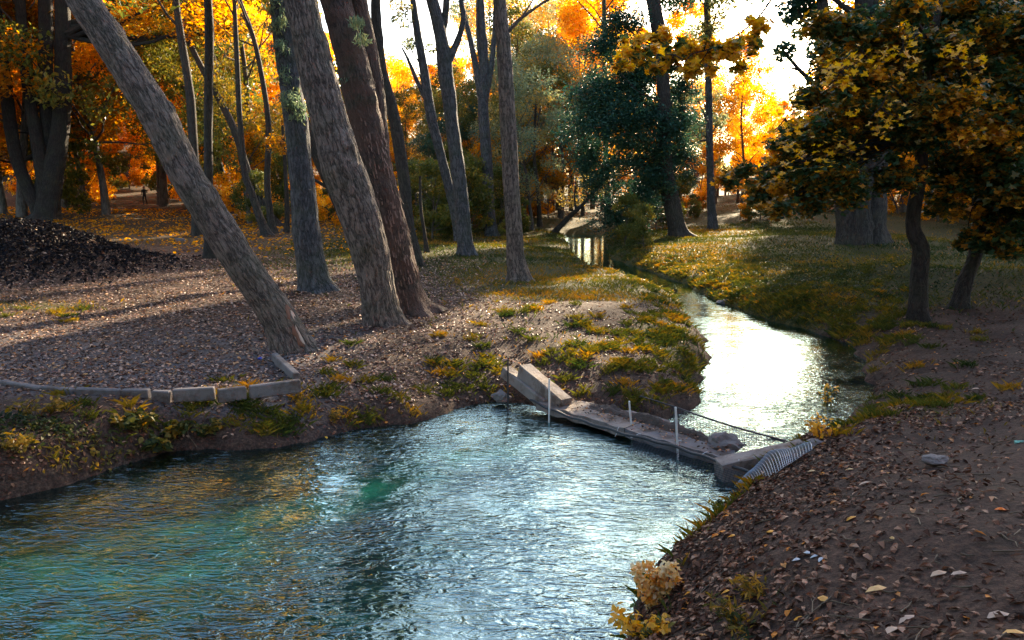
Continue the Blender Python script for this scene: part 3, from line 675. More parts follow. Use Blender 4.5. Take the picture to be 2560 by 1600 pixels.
# the two dark maples at the right
y = base_y(2299, 798)
S = stem_from_px([(2300, 815, 56), (2296, 780, 44), (2298, 700, 42), (2302, 625, 42), (2284, 575, 36), (2284, 528, 35), (2296, 460, 33), (2304, 400, 31), (2300, 330, 27), (2310, 240, 22), (2330, 120, 18), (2350, 0, 15)], y, top=8)
S2 = stem_from_px([(2300, 290, 15), (2268, 235, 13), (2243, 165, 11), (2290, 90, 10), (2340, 50, 9)], y - .1)
S3 = stem_from_px([(2297, 370, 15), (2240, 362, 9), (2180, 358, 7), (2120, 385, 5)], y - .3)
mp1 = [(1990, 350, 55), (1960, 430, 50), (2060, 330, 60), (2050, 420, 70), (2120, 350, 60), (2000, 480, 60), (1900, 490, 45), (2100, 470, 60), (2170, 430, 60), (2190, 320, 70), (2240, 240, 70), (2150, 210, 60), (2090, 150, 60), (2200, 130, 70), (2280, 90, 70), (2320, 200, 70), (2360, 300, 80), (2250, 30, 60), (2350, 20, 60), (2260, 400, 50), (2130, 70, 50), (1860, 440, 30), (2040, 250, 45), (1820, 450, 26), (2300, 310, 60), (2240, 440, 50), (1950, 520, 30), (2160, 270, 60), (2060, 60, 40), (2380, 480, 50), (2380, 400, 60)]
mp1 = [q for q in mp1 if q[:2] not in ((2170, 430), (2260, 400))]
mp1d = [(u, v, r_ * .85) for u, v, r_ in mp1]
near_tree('dark_maple', 'dark maple with a kinked trunk on the right bank, green and orange leaves', [S, S2, S3], 'bark_black', seed=14, seg=48, step=.05,
    crown=[dict(blobs=px_blobs(mp1, y - .2, rg, 1.3), sub=26, clump=.0, n=52000, size=.10, mat='leaf_maple', tmpl=leaf_maple(), tone=(.56, .17), flat=.9, squash=.7, zmin=2.3, rf=.22),  # green and orange leaves, mean tone lifted towards orange to suggest backlight
           dict(sub=22, subr=(.12, .34), blobs=(px_blobs([(1600, 130, 34), (1660, 100, 34), (1560, 160, 24), (1700, 140, 40), (1760, 130, 36), (1820, 130, 34), (1880, 110, 28), (1720, 180, 22), (1640, 170, 22), (1900, 60, 30), (1850, 170, 18), (1740, 170, 20), (1560, 105, 14), (1780, 175, 16)], 10.5, rg, .5)), n=1500, clump=0, size=.115, mat='leaf_yellow', tmpl=leaf_maple(), tone=(.58, .22), flat=.5, squash=.8, name='golden_bough', nolimb=1),
           dict(blobs=px_blobs([(2020, 400, 70), (2130, 380, 60), (1960, 300, 60), (2200, 270, 60), (2260, 130, 70), (2400, 150, 60), (2100, 180, 60)], y - 1.8, rg, .5), sub=16, subr=(.2, .5), n=480, clump=0, size=.10, mat='leaf_yellow', tmpl=leaf_maple(), tone=(.7, .1), name='golden_leaves', nolimb=1)], ridge=.006, flare=.35, twigs=2)
# bough limb
mbb = MB()
p0 = aty(2330, 120, y); pts = [p0, aty(2150, -160, 12.4), aty(1980, -60, 11.2), aty(1880, 60, 10.6), aty(1760, 128, 10.5), aty(1640, 138, 10.5), aty(1560, 150, 10.5)]
C = catmull(np.array(pts), 40); V, Q, U = tube(C, np.linspace(.04, .004, 40), 7); mbb.add(V, Q, U)
for q in range(26):
    k = int(rg.integers(18, 38)); P2 = limb_pts(C[k], C[k] + np.array([rg.uniform(-.3, .2), rg.uniform(-.5, .5), rg.uniform(-.25, .2)]), rg, 5); V, Q, U = tube(P2, np.linspace(.008, .002, 5), 4); mbb.add(V, Q, U)
mt = bpy.data.objects['dark_maple']; mbb.build('bough', M['bark_dark'], mt, True, tuple(mt.location))
y = base_y(2400, 770)
S = stem_from_px([(2396, 786, 52), (2402, 750, 38), (2415, 700, 36), (2436, 644, 32), (2448, 570, 30), (2445, 470, 26), (2452, 340, 24), (2440, 200, 20), (2450, 60, 16)], y, top=7.5)
S2 = stem_from_px([(2445, 600, 20), (2500, 570, 15), (2545, 520, 12), (2590, 440, 8)], y - .2)
mp2 = [(2420, 420, 80), (2500, 350, 90), (2540, 470, 80), (2460, 520, 60), (2400, 330, 70), (2520, 240, 90), (2430, 180, 80), (2540, 120, 80), (2450, 60, 80), (2550, 20, 70), (2600, 300, 90), (2620, 500, 80), (2500, 600, 45), (2400, 250, 60), (2380, 120, 60), (2420, 600, 30), (2560, 580, 50), (2360, 420, 40), (2340, 520, 26), (2660, 150, 100), (2660, 400, 100)]
near_tree('shadowed_maple', 'very dark leaning maple nearest the right edge with dense shaded crown', [S, S2], 'bark_black', seed=15, seg=40, step=.05,
    crown=[dict(blobs=px_blobs(mp2, y, rg, 1.5), sub=26, clump=.0, n=44000, size=.12, mat='leaf_maple', tmpl=leaf_maple(), tone=(.48, .17), flat=.9, squash=.7, zmin=2.2, rf=.22)], ridge=.006, flare=.35, twigs=3)
# left multi-stem tree
y = base_y(114, 552) if base_y(114, 552) > 24 else 27.0
y = max(y, 26.0); zb = gz(*aty(114, 556, y)[:2])
S = stem_from_px([(116, 565, 74), (118, 530, 56), (128, 450, 54), (150, 330, 42), (158, 210, 40), (157, 100, 37), (155, 0, 35)], y, zb - .1, top=17)
S2 = stem_from_px([(112, 540, 46), (110, 460, 40), (122, 380, 34), (114, 210, 34), (114, 100, 33), (114, 0, 33)], y + .3, top=16)
S3 = stem_from_px([(112, 470, 34), (90, 340, 30), (68, 200, 27), (58, 100, 25), (50, 0, 24)], y - .2, top=15)
S4 = stem_from_px([(104, 545, 40), (80, 490, 34), (52, 430, 30), (30, 340, 30), (15, 220, 28), (0, 100, 26)], y, top=13)
near_tree('many_stemmed_tree', 'dark tree with four thick stems rising from one foot, far left behind the leaf mound', [S, S2, S3, S4], 'bark_black', seed=16, seg=40, step=.08,
    crown=[dict(blobs=px_blobs([(10, 120, 60), (20, 300, 70), (70, 220, 40), (0, 400, 60), (110, 40, 40)], y + 2, rg, 1.5), n=3500, size=.18, mat='leaf_amber', tone=(.35, .2)),
           dict(blobs=high_blobs(-15, y, 10, 17, 4, 12, rg), n=7000, size=.2, mat='leaf_amber', zmin=8)])
# thin far-left stems
for q, (pts, dd, lab) in enumerate([
    ([(524, 644, 30), (523, 560, 22), (521, 420, 21), (521, 260, 22), (523, 100, 22), (520, 0, 20)], 0, 'narrow upright trunk crossing behind the leaning trunk'),
    ([(590, 540, 20), (560, 450, 18), (520, 330, 18), (460, 230, 17), (380, 130, 16), (320, 50, 15), (285, 0, 13)], 8, 'dark trunk slanting left high above the leaning trunk'),
    ([(700, 590, 26), (690, 560, 22), (640, 480, 20), (610, 400, 18), (575, 300, 18), (480, 120, 14), (440, 0, 12)], 6, 'leaning brown trunk in the clump left of the leafy trunk'),
    ([(672, 606, 24), (655, 560, 20), (628, 480, 18), (612, 430, 17), (600, 300, 14), (590, 100, 12), (585, 0, 10)], 2, 'slanting thin trunk at the left of the sunlit clump'),
    ([(684, 600, 20), (676, 540, 17), (668, 450, 16), (670, 300, 14), (640, 120, 12), (600, 0, 10)], 3, 'upright thin trunk in the middle of the sunlit clump'),
    ([(716, 595, 14), (718, 540, 12), (716, 480, 11), (712, 400, 9), (705, 300, 7)], 2, 'short thin trunk at the right of the sunlit clump'),
    ([(480, 300, 22), (470, 200, 20), (450, 80, 18), (440, 0, 16)], 10, 'dark upper trunk against orange leaves beside the leaning trunk'),
    ([(1068, 632, 14), (1062, 590, 9), (1052, 520, 8), (1050, 440, 6)], 0, 'small bare sapling right of the shaggy brown tree'),
    ([(455, 560, 18), (450, 400, 16), (440, 200, 15), (420, 0, 13)], 22, 'distant straight trunk in the orange wood at the left'),
    ([(1350, 588, 12), (1345, 480, 10), (1335, 380, 8), (1340, 260, 6)], 5, 'distant dark trunk between the straight trunk and the stream'),
    ([(1520, 560, 18), (1518, 480, 16), (1515, 400, 14), (1512, 200, 12), (1510, 0, 10)], 3, 'distant dark trunk at the right of the glowing gap'),
    ([(1082, 560, 26), (1065, 500, 18), (1045, 460, 12), (1030, 430, 8)], 9, 'short black leaning snag between two grey trees'),
    ]):
    y = base_y(pts[0][0], min(max(pts[0][1], 560), 700)) + dd
    if pts[0][1] < 500: y = 34; pts = [(pts[0][0] + 12, 560, pts[0][2] + 4)] + pts
    S = stem_from_px(pts, y, top=(15 if pts[-1][1] <= 0 else None))
    S[0, 2] = gz(S[0, 0], S[0, 1]) - .1
    cb = None
    if pts[-1][1] <= 0: cb = [dict(blobs=high_blobs(S[-1, 0], y, 10, 17, 3, 7, rg), n=2500, size=.2, mat='leaf_gold', zmin=7)]
    near_tree('thin_tree', lab, [S], 'bark_dark', cb, 14, .25, group='thin trunks in the wood', ridge=0, seed=40 + q)

# fallen leaning log over the far water
p = G(1385, 582); S = stem_from_px([(1383, 584, 12), (1420, 545, 12), (1460, 508, 9), (1490, 470, 6), (1506, 446, 3)], float(p[1])); S2 = stem_from_px([(1440, 526, 7), (1436, 490, 5), (1440, 455, 2)], float(p[1]))
near_tree('leaning_dead_branch', 'bare dark branch leaning over the far end of the stream', [S, S2], 'bark_dark', None, 10, .2, seed=71, ridge=0, cat='branch')

# ------------------------------------------------------------------ the wood behind
def proto(kind, seed, mat, H=17, n=17000, size=.2, nb=30, zlow=.22, rad=3.8, tone=(.5, .22), bark='bark_far', tr=.16, dense_low=False, lean=.04):
    rng = np.random.default_rng(seed)
    T = thing(kind, (0, 0, 0), 'x', 'tree')
    pts = [np.array([0, 0, -.4, tr * 1.3])]; d = np.array([rng.normal() * lean, rng.normal() * lean, 1.0])
    p = np.zeros(3)
    for k in range(9):
        d = d + np.array([rng.normal() * .05, rng.normal() * .05, .05]); d /= np.linalg.norm(d); p = p + d * H * .1
        pts.append(np.array([*p, tr * (1 - .09 * (k + 1))]))
    S = catmull(np.array(pts), 30); V, Q, U = tube(S[:, :3], S[:, 3], 9, .3, .08, seed)
    mobj('trunk', raw_mesh('trunk', V, Q, M[bark], True, None, U), T)
    B = []
    for k in range(nb):
        z = H * (zlow + (1 - zlow) * (k + rng.random()) / nb); env = math.sin(math.pi * min(1, .18 + .82 * (z / H - zlow) / (1 - zlow))) ** .6
        a = rng.uniform(0, 2 * math.pi); q = rad * env * math.sqrt(rng.random()); c = S[min(29, int(z / H * 29))]
        B.append((c[0] + q * math.cos(a), c[1] + q * math.sin(a), z, rng.uniform(.09, .15) * rad * 2.8))
    mb = MB(); add_limbs(mb, S[:, :3], S[:, 3], B, rng, 3); mb.build('limbs', M[bark], T, True)
    tag(mobj('crown', crown_mesh('crown', B, n, size, leaf_quad(), M[mat], rng, tone, .4), T), kind='stuff')
    return T
protos = {
    'gold': [proto('golden_tree', 101, 'leaf_gold'), proto('golden_tree', 102, 'leaf_gold', 15, nb=16, rad=2.8, tone=(.6, .2))],
    'amber': [proto('amber_tree', 103, 'leaf_amber'), proto('amber_tree', 104, 'leaf_amber', 14, nb=16)],
    'olive': [proto('olive_tree', 105, 'leaf_olive', tone=(.55, .22)), proto('olive_tree', 106, 'leaf_olive', 15, zlow=.15)],
    'sage': [proto('willow_tree', 107, 'leaf_sage', 16, zlow=.2, size=.17, n=20000), proto('willow_tree', 108, 'leaf_sage', 13, zlow=.15, size=.17, n=16000)],
    'green': [proto('green_tree', 109, 'leaf_green', 15, zlow=.14, rad=3.6, n=20000)],
    'shrub_a': [proto('amber_shrub', 110, 'leaf_amber', 4.2, n=5500, size=.15, nb=14, zlow=.1, rad=1.6, tr=.05, lean=.2)],
    'shrub_o': [proto('olive_shrub', 111, 'leaf_olive', 3.4, n=5500, size=.14, nb=14, zlow=.08, rad=1.6, tr=.045, lean=.2)],
    'shrub_g': [proto('gold_shrub', 112, 'leaf_gold', 4.5, n=5000, size=.15, nb=14, zlow=.12, rad=1.6, tr=.05, lean=.2)],
}
used = set()
def copy_tree(o):
    c = o.copy(); COL.objects.link(c)
    for ch in o.children:
        d = ch.copy(); COL.objects.link(d); d.parent = c
    return c
def place(kind, x, y, s, label, group, var=None, sink=.1):
    pl = protos[kind]; src = pl[(int(abs(x * 7 + y * 3)) if var is None else var) % len(pl)]
    o = src if src.name not in used else copy_tree(src); used.add(src.name)
    o.location = (x, y, gz(x, y) - sink); o.rotation_euler = (0, 0, rg.uniform(0, 6.28)); o.scale = (s * rg.uniform(.9, 1.1), s * rg.uniform(.9, 1.1), s)
    o['label'] = label; o['group'] = group
    o['category'] = 'shrub' if kind.startswith('shrub') else 'tree'
    return o
GR = 'autumn trees of the wood behind the clearing'
NAMES = {'gold': 'golden-leaved tree', 'amber': 'brownish orange tree', 'olive': 'olive green tree', 'sage': 'pale grey-green tree', 'green': 'dark green tree'}
def zone(u):
    if u < 250: return 'at the far left behind the many-stemmed tree'
    if u < 560: return 'on the slope behind the leaning trunk'
    if u < 760: return 'behind the sunlit clump of thin trunks'
    if u < 1060: return 'behind the central pair of trunks'
    if u < 1260: return 'behind the forked grey trees'
    if u < 1420: return 'between the straight trunk and the far stream'
    if u < 1620: return 'beyond the far end of the stream'
    if u < 1900: return 'beyond the meadow left of the sky gap'
    if u < 2150: return 'low beyond the meadow under the sky gap'
    return 'behind the dark maples'
# u, distance, kind, scale
W = [(40, 46, 'amber', 1.0), (-120, 50, 'amber', 1.1), (150, 58, 'gold', 1.1), (240, 50, 'gold', 1.05), (330, 66, 'gold', 1.2), (420, 56, 'gold', .95), (300, 82, 'gold', 1.4), (110, 84, 'gold', 1.3), (500, 84, 'gold', 1.25),
     (520, 50, 'olive', .85), (590, 62, 'olive', 1.05), (640, 44, 'olive', .8), (660, 70, 'gold', 1.05), (720, 56, 'gold', .8), (600, 90, 'gold', 1.3), (740, 90, 'gold', 1.1), (400, 96, 'amber', 1.3), (850, 62, 'gold', .85), (890, 80, 'gold', 1.05),
     (1000, 66, 'gold', .66), (980, 88, 'gold', .85), (1040, 58, 'olive', .5), (1100, 80, 'gold', .85), (1120, 54, 'olive', .55), (1160, 62, 'olive', .7), (1200, 48, 'olive', .5), (1230, 70, 'amber', .85), 
     (1330, 44, 'sage', .72), (1400, 50, 'sage', .85), (1300, 58, 'olive', .85), (1350, 70, 'gold', .95), (1380, 56, 'olive', .75), (1450, 95, 'gold', 1.1), (1530, 90, 'gold', 1.2),
     (1700, 60, 'olive', .8), (1740, 84, 'gold', .95), (1690, 96, 'gold', 1.3), (1830, 66, 'gold', .62), (1800, 88, 'sage', .75), (1880, 80, 'gold', .60), (1930, 66, 'gold', .52), (1960, 92, 'gold', .62), (2020, 74, 'amber', .62), (2080, 60, 'gold', .62), (2120, 90, 'gold', .85),
     (2240, 58, 'gold', .8), (2300, 76, 'gold', 1.1), (2380, 50, 'amber', .8), (2420, 70, 'gold', 1.1), (2500, 44, 'amber', .8), (2540, 62, 'gold', 1.1), (2640, 50, 'amber', 1.0), (2750, 60, 'gold', 1.1), (2720, 36, 'green', .8), (-260, 60, 'gold', 1.2), (-60, 75, 'gold', 1.3), (-300, 40, 'olive', 1.0), (-450, 46, 'amber', 1.1)]
W += [(-40, 60, 'amber', 1.0), (70, 66, 'amber', .9), (200, 74, 'amber', .8), (260, 92, 'green', .8), (360, 86, 'amber', .8), (440, 78, 'amber', .75), (160, 100, 'gold', 1.3), (480, 64, 'amber', .75), (560, 76, 'gold', .9), (620, 56, 'gold', .6), (700, 64, 'olive', .8), (540, 98, 'gold', 1.3), (330, 104, 'gold', 1.5), (60, 104, 'gold', 1.5), (430, 108, 'gold', 1.5),
      (790, 70, 'olive', .8), (800, 98, 'gold', 1.2), (860, 100, 'gold', 1.1), (930, 60, 'olive', .62), (940, 74, 'gold', .75), (1010, 96, 'gold', .85), (1070, 74, 'olive', .7), (1060, 96, 'gold', .95), (1090, 48, 'green', .42), (1150, 92, 'gold', 1.1), (1180, 50, 'green', .5), (1210, 86, 'gold', 1.2), (1260, 58, 'sage', .85), (1290, 82, 'gold', 1.1), (1310, 50, 'olive', .62), (1370, 64, 'sage', 1.0), (1400, 86, 'gold', 1.2),
      (1590, 98, 'gold', 1.3), (1680, 52, 'green', .55), (1730, 70, 'gold', .75), (1780, 72, 'olive', .62), (1850, 92, 'gold', .75), (1900, 96, 'gold', .65), (1990, 82, 'gold', .6), (2050, 92, 'gold', .85), (1950, 58, 'olive', .4), (2030, 58, 'amber', .45), (2140, 70, 'amber', .9), (2180, 52, 'olive', .8), (2200, 84, 'gold', 1.2), (2270, 46, 'olive', .7), (2340, 62, 'amber', 1.0), (2360, 90, 'gold', 1.4), (2450, 54, 'olive', 1.0), (2480, 84, 'gold', 1.4), (2560, 48, 'olive', 1.0), (2600, 74, 'gold', 1.3), (2420, 38, 'olive', .6), (2560, 34, 'olive', .7)]
W += [(1430, 100, 'gold', 1.1), (1490, 104, 'gold', 1.2), (1540, 110, 'gold', 1.2), (1600, 104, 'gold', 1.3), (1440, 62, 'gold', .95), (1390, 58, 'gold', .7), (1500, 68, 'gold', .7), (1420, 84, 'gold', .9),
      (2110, 56, 'gold', 1.25), (2170, 62, 'olive', 1.35), (2230, 50, 'amber', 1.3), (2290, 58, 'olive', 1.4), (2350, 46, 'gold', 1.25), (2400, 62, 'olive', 1.4), (2470, 48, 'gold', 1.3), (2530, 56, 'olive', 1.4), (2600, 44, 'gold', 1.3), (2680, 52, 'olive', 1.4), (2760, 44, 'amber', 1.3), (2850, 50, 'olive', 1.4), (2200, 74, 'gold', 1.5), (2320, 78, 'gold', 1.5), (2440, 74, 'gold', 1.5), (2560, 70, 'gold', 1.5), (2700, 70, 'gold', 1.5), (2950, 40, 'olive', 1.3), (2800, 34, 'olive', 1.2), (2660, 32, 'green', 1.1)]
W += [(-250, 46, 'gold', 1.4), (-120, 40, 'amber', 1.3), (-20, 48, 'gold', 1.45), (80, 44, 'amber', 1.4), (190, 52, 'gold', 1.5), (290, 46, 'olive', 1.4), (430, 54, 'gold', 1.5), (470, 46, 'amber', 1.35), (560, 52, 'gold', 1.5), (640, 48, 'olive', 1.35), (720, 52, 'gold', 1.4), (800, 50, 'olive', 1.3), (-400, 36, 'olive', 1.3), (-550, 34, 'gold', 1.3), (1240, 64, 'sage', 1.15), (1570, 52, 'gold', .5), (1840, 60, 'gold', .72), (1452, 54, 'gold', .8), (1395, 52, 'gold', .6), (1500, 58, 'gold', .7), (250, 62, 'gold', 1.2), (1425, 58, 'gold', 1.0), (1476, 61, 'gold', 1.05), (215, 78, 'amber', .8), (270, 84, 'gold', .9), (320, 78, 'amber', .8), (365, 90, 'gold', 1.0), (400, 76, 'amber', .8), (245, 100, 'amber', 1.1), (300, 98, 'olive', 1.0), (1775, 66, 'sage', .95), (1905, 88, 'sage', .85), (1010, 78, 'sage', .8), (1690, 100, 'gold', 1.5), (620, 58, 'gold', 1.1)]
W = [q for q in W if q[:2] not in ((560, 52), (720, 52), (470, 46), (800, 50), (850, 62), (790, 70), (1740, 84), (1690, 96), (1700, 60), (1730, 70))]
for (u, yy, kd, s) in W:
    x = (u - 1280) / F * yy * 1.0 / math.cos(PITCH)
    place(kd, x, yy, s, NAMES[kd] + ' ' + zone(u), GR)
rc = np.random.default_rng(55)  # unseen ring of trees, added to cut the sky light on the near ground
for k in range(46):
    a = math.radians(rc.uniform(66, 294)); dd = rc.uniform(10, 26)
    kd = ['amber', 'olive', 'green', 'olive', 'gold'][int(rc.integers(5))]
    place(kd, dd * math.sin(a), dd * math.cos(a) - 1, rc.uniform(.75, 1.05), NAMES[kd] + ' added out of view round the photographer to block sky light', 'unseen shade trees added beside and behind the photographer')
# undergrowth
SHR = {'shrub_a': 'brownish orange shrub', 'shrub_o': 'low olive green shrub', 'shrub_g': 'golden shrub'}
rs = np.random.default_rng(77)
for k in range(120):
    u = rs.uniform(-150, 2750); yy = rs.uniform(50, 98)
    if 1380 < u < 1560 and yy < 78: continue
    if 1700 < u < 2150 and yy < 66: yy += 18
    if u < 620 and yy < 66: yy += 22
    kd = rs.choice(['shrub_a', 'shrub_o', 'shrub_g'] if u > 700 else ['shrub_a', 'shrub_o', 'shrub_o'])
    place(kd, (u - 1280) / F * yy, yy, rs.uniform(.7, 1.35), SHR[kd] + ' ' + zone(u), 'undergrowth along the edge of the wood', sink=.05)
for (u, yy, kd, s) in [(130, 46, 'shrub_o', 1.3), (230, 68, 'shrub_a', 1.3), (285, 70, 'shrub_o', 1.2), (335, 66, 'shrub_a', 1.1), (300, 76, 'shrub_a', 1.4), (365, 72, 'shrub_o', 1.3), (410, 68, 'shrub_a', 1.2), (250, 80, 'shrub_o', 1.4), (220, 52, 'shrub_a', 1.4), (270, 60, 'shrub_o', 1.5), (440, 60, 'shrub_o', 1.3), (60, 56, 'shrub_a', 1.5), (620, 46, 'shrub_g', 1.1), (690, 50, 'shrub_g', 1.2), (660, 40, 'shrub_o', .8), (740, 44, 'shrub_o', 1.1), (830, 42, 'shrub_g', .8), (880, 48, 'shrub_o', 1.0), (980, 44, 'shrub_a', 1.1), (1040, 40, 'shrub_o', 1.0), (1080, 36, 'shrub_o', 1.0), (1120, 44, 'shrub_o', 1.3), (1170, 40, 'shrub_o', 1.1), (1210, 46, 'shrub_a', 1.2), (1250, 42, 'shrub_o', 1.0), (1290, 50, 'shrub_a', 1.2), (1330, 54, 'shrub_g', 1.1), (1370, 50, 'shrub_a', .8), (560, 54, 'shrub_g', 1.2), (500, 56, 'shrub_a', 1.2), (1640, 44, 'shrub_o', 1.0), (1740, 56, 'shrub_a', 1.0), (1700, 50, 'shrub_o', .8), (1980, 56, 'shrub_a', .9), (2060, 52, 'shrub_o', 1.1), (2240, 48, 'shrub_g', 1.0), (2340, 42, 'shrub_g', 1.1), (2440, 40, 'shrub_a', 1.2), (2520, 36, 'shrub_g', 1.1)]:
    place(kd, (u - 1280) / F * yy, yy, s, 'tall ' + SHR[kd].replace('low ', '') + ' ' + zone(u), 'undergrowth along the edge of the wood', sink=.05)
# the bush on the right shore of the far stream, low hedge in the meadow
for (u, v, kd, s, lab) in [(1560, 610, 'shrub_o', .62, 'dark bush overhanging the far stream'), (1610, 620, 'shrub_o', .5, 'bush at the foot of the dark green tree'), (1580, 575, 'shrub_o', .8, 'taller bush behind the one overhanging the stream'), (1900, 548, 'shrub_o', .62, 'round dark bush at the back of the meadow'), (1850, 550, 'shrub_a', .55, 'brown bush left of the round dark bush in the meadow'),
                        (1130, 600, 'shrub_o', .35, 'low green bush behind the forked grey tree'), (1270, 600, 'shrub_o', .3, 'low green bush left of the straight trunk'), (600, 400, 'shrub_a', 1.0, 'orange bush on the slope behind the clump')]:
    p = G(u, v); place(kd, p[0], p[1], s, lab, 'bushes near the stream and meadow', sink=.08)

# unused sources go; look-alikes are told apart by their order from the left
for pl in protos.values():
    for o in pl:
        if o.name not in used:
            for ch in list(o.children): bpy.data.objects.remove(ch)
            bpy.data.objects.remove(o)
bylab = {}
for o in bpy.data.objects:
    if o.get('group') in (GR, 'undergrowth along the edge of the wood', 'unseen shade trees added beside and behind the photographer'): bylab.setdefault(o['label'], []).append(o)
ORD = ['leftmost', 'second from the left', 'third from the left', 'fourth from the left', 'fifth from the left', 'sixth from the left', 'seventh from the left', 'eighth from the left', 'ninth from the left', 'tenth from the left', 'eleventh from the left', 'twelfth from the left', 'thirteenth from the left', 'fourteenth from the left', 'fifteenth from the left', 'sixteenth from the left'] + [w_ + ' from the left' for w_ in ('seventeenth', 'eighteenth', 'nineteenth', 'twentieth', 'twenty-first', 'twenty-second', 'twenty-third', 'twenty-fourth', 'twenty-fifth')]
for lab, os_ in bylab.items():
    if len(os_) < 2: continue
    os_.sort(key=lambda o: o.location.x / o.location.y)
    for q, o in enumerate(os_):
        o['label'] = lab + ', ' + ('rightmost' if q == len(os_) - 1 else ORD[min(q, 24)])

# ------------------------------------------------------------------ kerb stones
kx = [(-260, 930), (-110, 950), (0, 963), (107, 977), (187, 984), (303, 987), (378, 988), (430, 988), (541, 984), (619, 975), (754, 961)]
ords = ['outside the frame', 'leftmost', 'second', 'third', 'fourth', 'fifth', 'sixth', 'seventh', 'eighth', 'ninth']
for k in range(len(kx) - 1):
    a = atz(kx[k][0] + 4, kx[k][1], .5); b = atz(kx[k + 1][0] - 4, kx[k + 1][1], .5)
    dz = rg.uniform(-.012, .012)
    a[2] = .40 + dz; b[2] = .40 + dz + rg.uniform(-.012, .012)
    V, Q, T_ = box_oriented(a, b, .085, .17 + rg.uniform(-.01, .01), bevel=.012, jit=.004)
    V[:, 1] += rg.uniform(-.012, .012)
    o = MB(); o.add(V, Q); o.n -= len(V); o.T.append(T_); o.n += len(V)
    c = (a + b) / 2
    lab = 'grey concrete kerb stone, %s from the left in the row above the pond' % ords[k] if 0 < k < 9 else ('long kerb stone at the right end of the row above the pond' if k == 9 else 'grey kerb stone left of the frame edge')
    if k == 1: lab = 'grey concrete kerb stone at the left edge of the photo, above the pond'
    if k == 0: continue
    tag(o.build('kerb_stone', M['concrete'], None, False, c), lab, 'kerb stone', 'kerb stones above the pond').location = c
a = atz(686, 890, .5); b = atz(742, 938, .5); a[2] = .40; b[2] = .38
V, Q, T_ = box_oriented(a, b, .09, .15, bevel=.012, jit=.004); o = MB(); o.add(V, Q); o.T.append(T_); c = (a + b) / 2
tag(o.build('kerb_stone', M['concrete'], None, False, c), 'kerb stone lying at an angle by the foot of the leaning tree', 'kerb stone', 'kerb stones above the pond').location = c

# ------------------------------------------------------------------ the little dam
def beam(name, pa, pb, wid, hgt, label, mat='concrete_pale', cat='beam', up=(0, 0, 1), jit=.014):
    V, Q, T_ = box_oriented(pa, pb, wid, hgt, up, .015, jit); o = MB(); o.add(V, Q); o.T.append(T_); c = (np.array(pa) + pb) / 2
    ob = tag(o.build(name, M[mat], None, False, c), label, cat); ob.location = c; return ob
beam('concrete_beam', atz(1262, 920, .42) - [0, 0, .12], atz(1368, 1004, .16) - [0, 0, .12], .16, .16, 'left thinner of two concrete beams slanting down to the dam')
beam('concrete_beam', atz(1304, 912, .52) - [0, 0, .2], atz(1408, 1000, .22) - [0, 0, .2], .20, .24, 'right thicker of two concrete beams slanting down to the dam')
beam('concrete_beam', atz(1800, 1168, .12) - [0, 0, .15], atz(2020, 1108, .34) - [0, 0, .2], .22, .22, 'concrete beam running from the dam into the right bank')
# slab in two lengths, from pixel outline of its top
def prism(name, top, h, mat, label, cat, n=40, mm=8, rough=.016):
    """top: four corners (front-left, front-right, back-right, back-left)"""
    A, B, C_, D = [np.array(q, float) for q in top]; V = []
    for j in range(mm + 1):
        for i in range(n + 1):
            s, t_ = i / n, j / mm
            p = (A * (1 - s) + B * s) * (1 - t_) + (D * (1 - s) + C_ * s) * t_
            p = p + np.array([0, 0, rough * (vnoise(np.array([p[0] * 9]), np.array([p[1] * 9]), s=4)[0] - .5) * 2]); V.append(p)
    V = np.array(V); V2 = V.copy(); V2[:, 2] -= h; VV = np.vstack([V, V2]); nn = len(V); w1 = n + 1
    Q = [[j * w1 + i, j * w1 + i + 1, (j + 1) * w1 + i + 1, (j + 1) * w1 + i] for j in range(mm) for i in range(n)]
    Q += [[a + nn for a in q[::-1]] for q in Q]
    ring = [i for i in range(n + 1)] + [j * w1 + n for j in range(1, mm + 1)] + [mm * w1 + i for i in range(n - 1, -1, -1)] + [j * w1 for j in range(mm - 1, 0, -1)]
    Q += [[ring[k], ring[k] + nn, ring[(k + 1) % len(ring)] + nn, ring[(k + 1) % len(ring)]] for k in range(len(ring))]
    c = V.mean(0); o = mobj(name, raw_mesh(name, VV - c, np.array(Q), M[mat])); o.location = c
    return tag(o, label, cat)
prism('concrete_slab', [atz(1340, 1006, .16), atz(1560, 1072, .15), atz(1640, 1040, .15), atz(1450, 1000, .16)], .10, 'concrete_pale', 'near end of the dusty concrete slab forming the dam walkway', 'slab')
prism('concrete_slab', [atz(1563, 1073, .15), atz(1826, 1152, .13), atz(1840, 1122, .13), atz(1643, 1041, .15)], .10, 'concrete', 'far dirt-covered half of the dam slab beside the rock', 'slab')
def lump(name, c, r, mat, label, cat, seed=1, n=3, parent=None):
    import bmesh
    bm = bmesh.new(); bmesh.ops.create_icosphere(bm, subdivisions=n, radius=1)
    me = bpy.data.meshes.new(name); bm.to_mesh(me); bm.free()
    co = np.empty(len(me.vertices) * 3, np.float32); me.vertices.foreach_get('co', co); co = co.reshape(-1, 3)
    f = .55 + .8 * vnoise(co[:, 0] * 1.8 + seed * 7, co[:, 1] * 1.8, co[:, 2] * 1.8, s=seed) + .3 * vnoise(co[:, 0] * 5, co[:, 1] * 5, co[:, 2] * 5, s=seed + 1)
    co = co * f[:, None] * np.array(r); me.vertices.foreach_set('co', co.astype(np.float32).ravel()); me.update()
    me.materials.append(M[mat]); o = mobj(name, me, parent); o.location = c
    return tag(o, label, cat)
lump('rock', atz(1812, 1112, .15), (.17, .13, .10), 'rock', 'brown rock sitting on the far end of the dam slab', 'rock', 3)
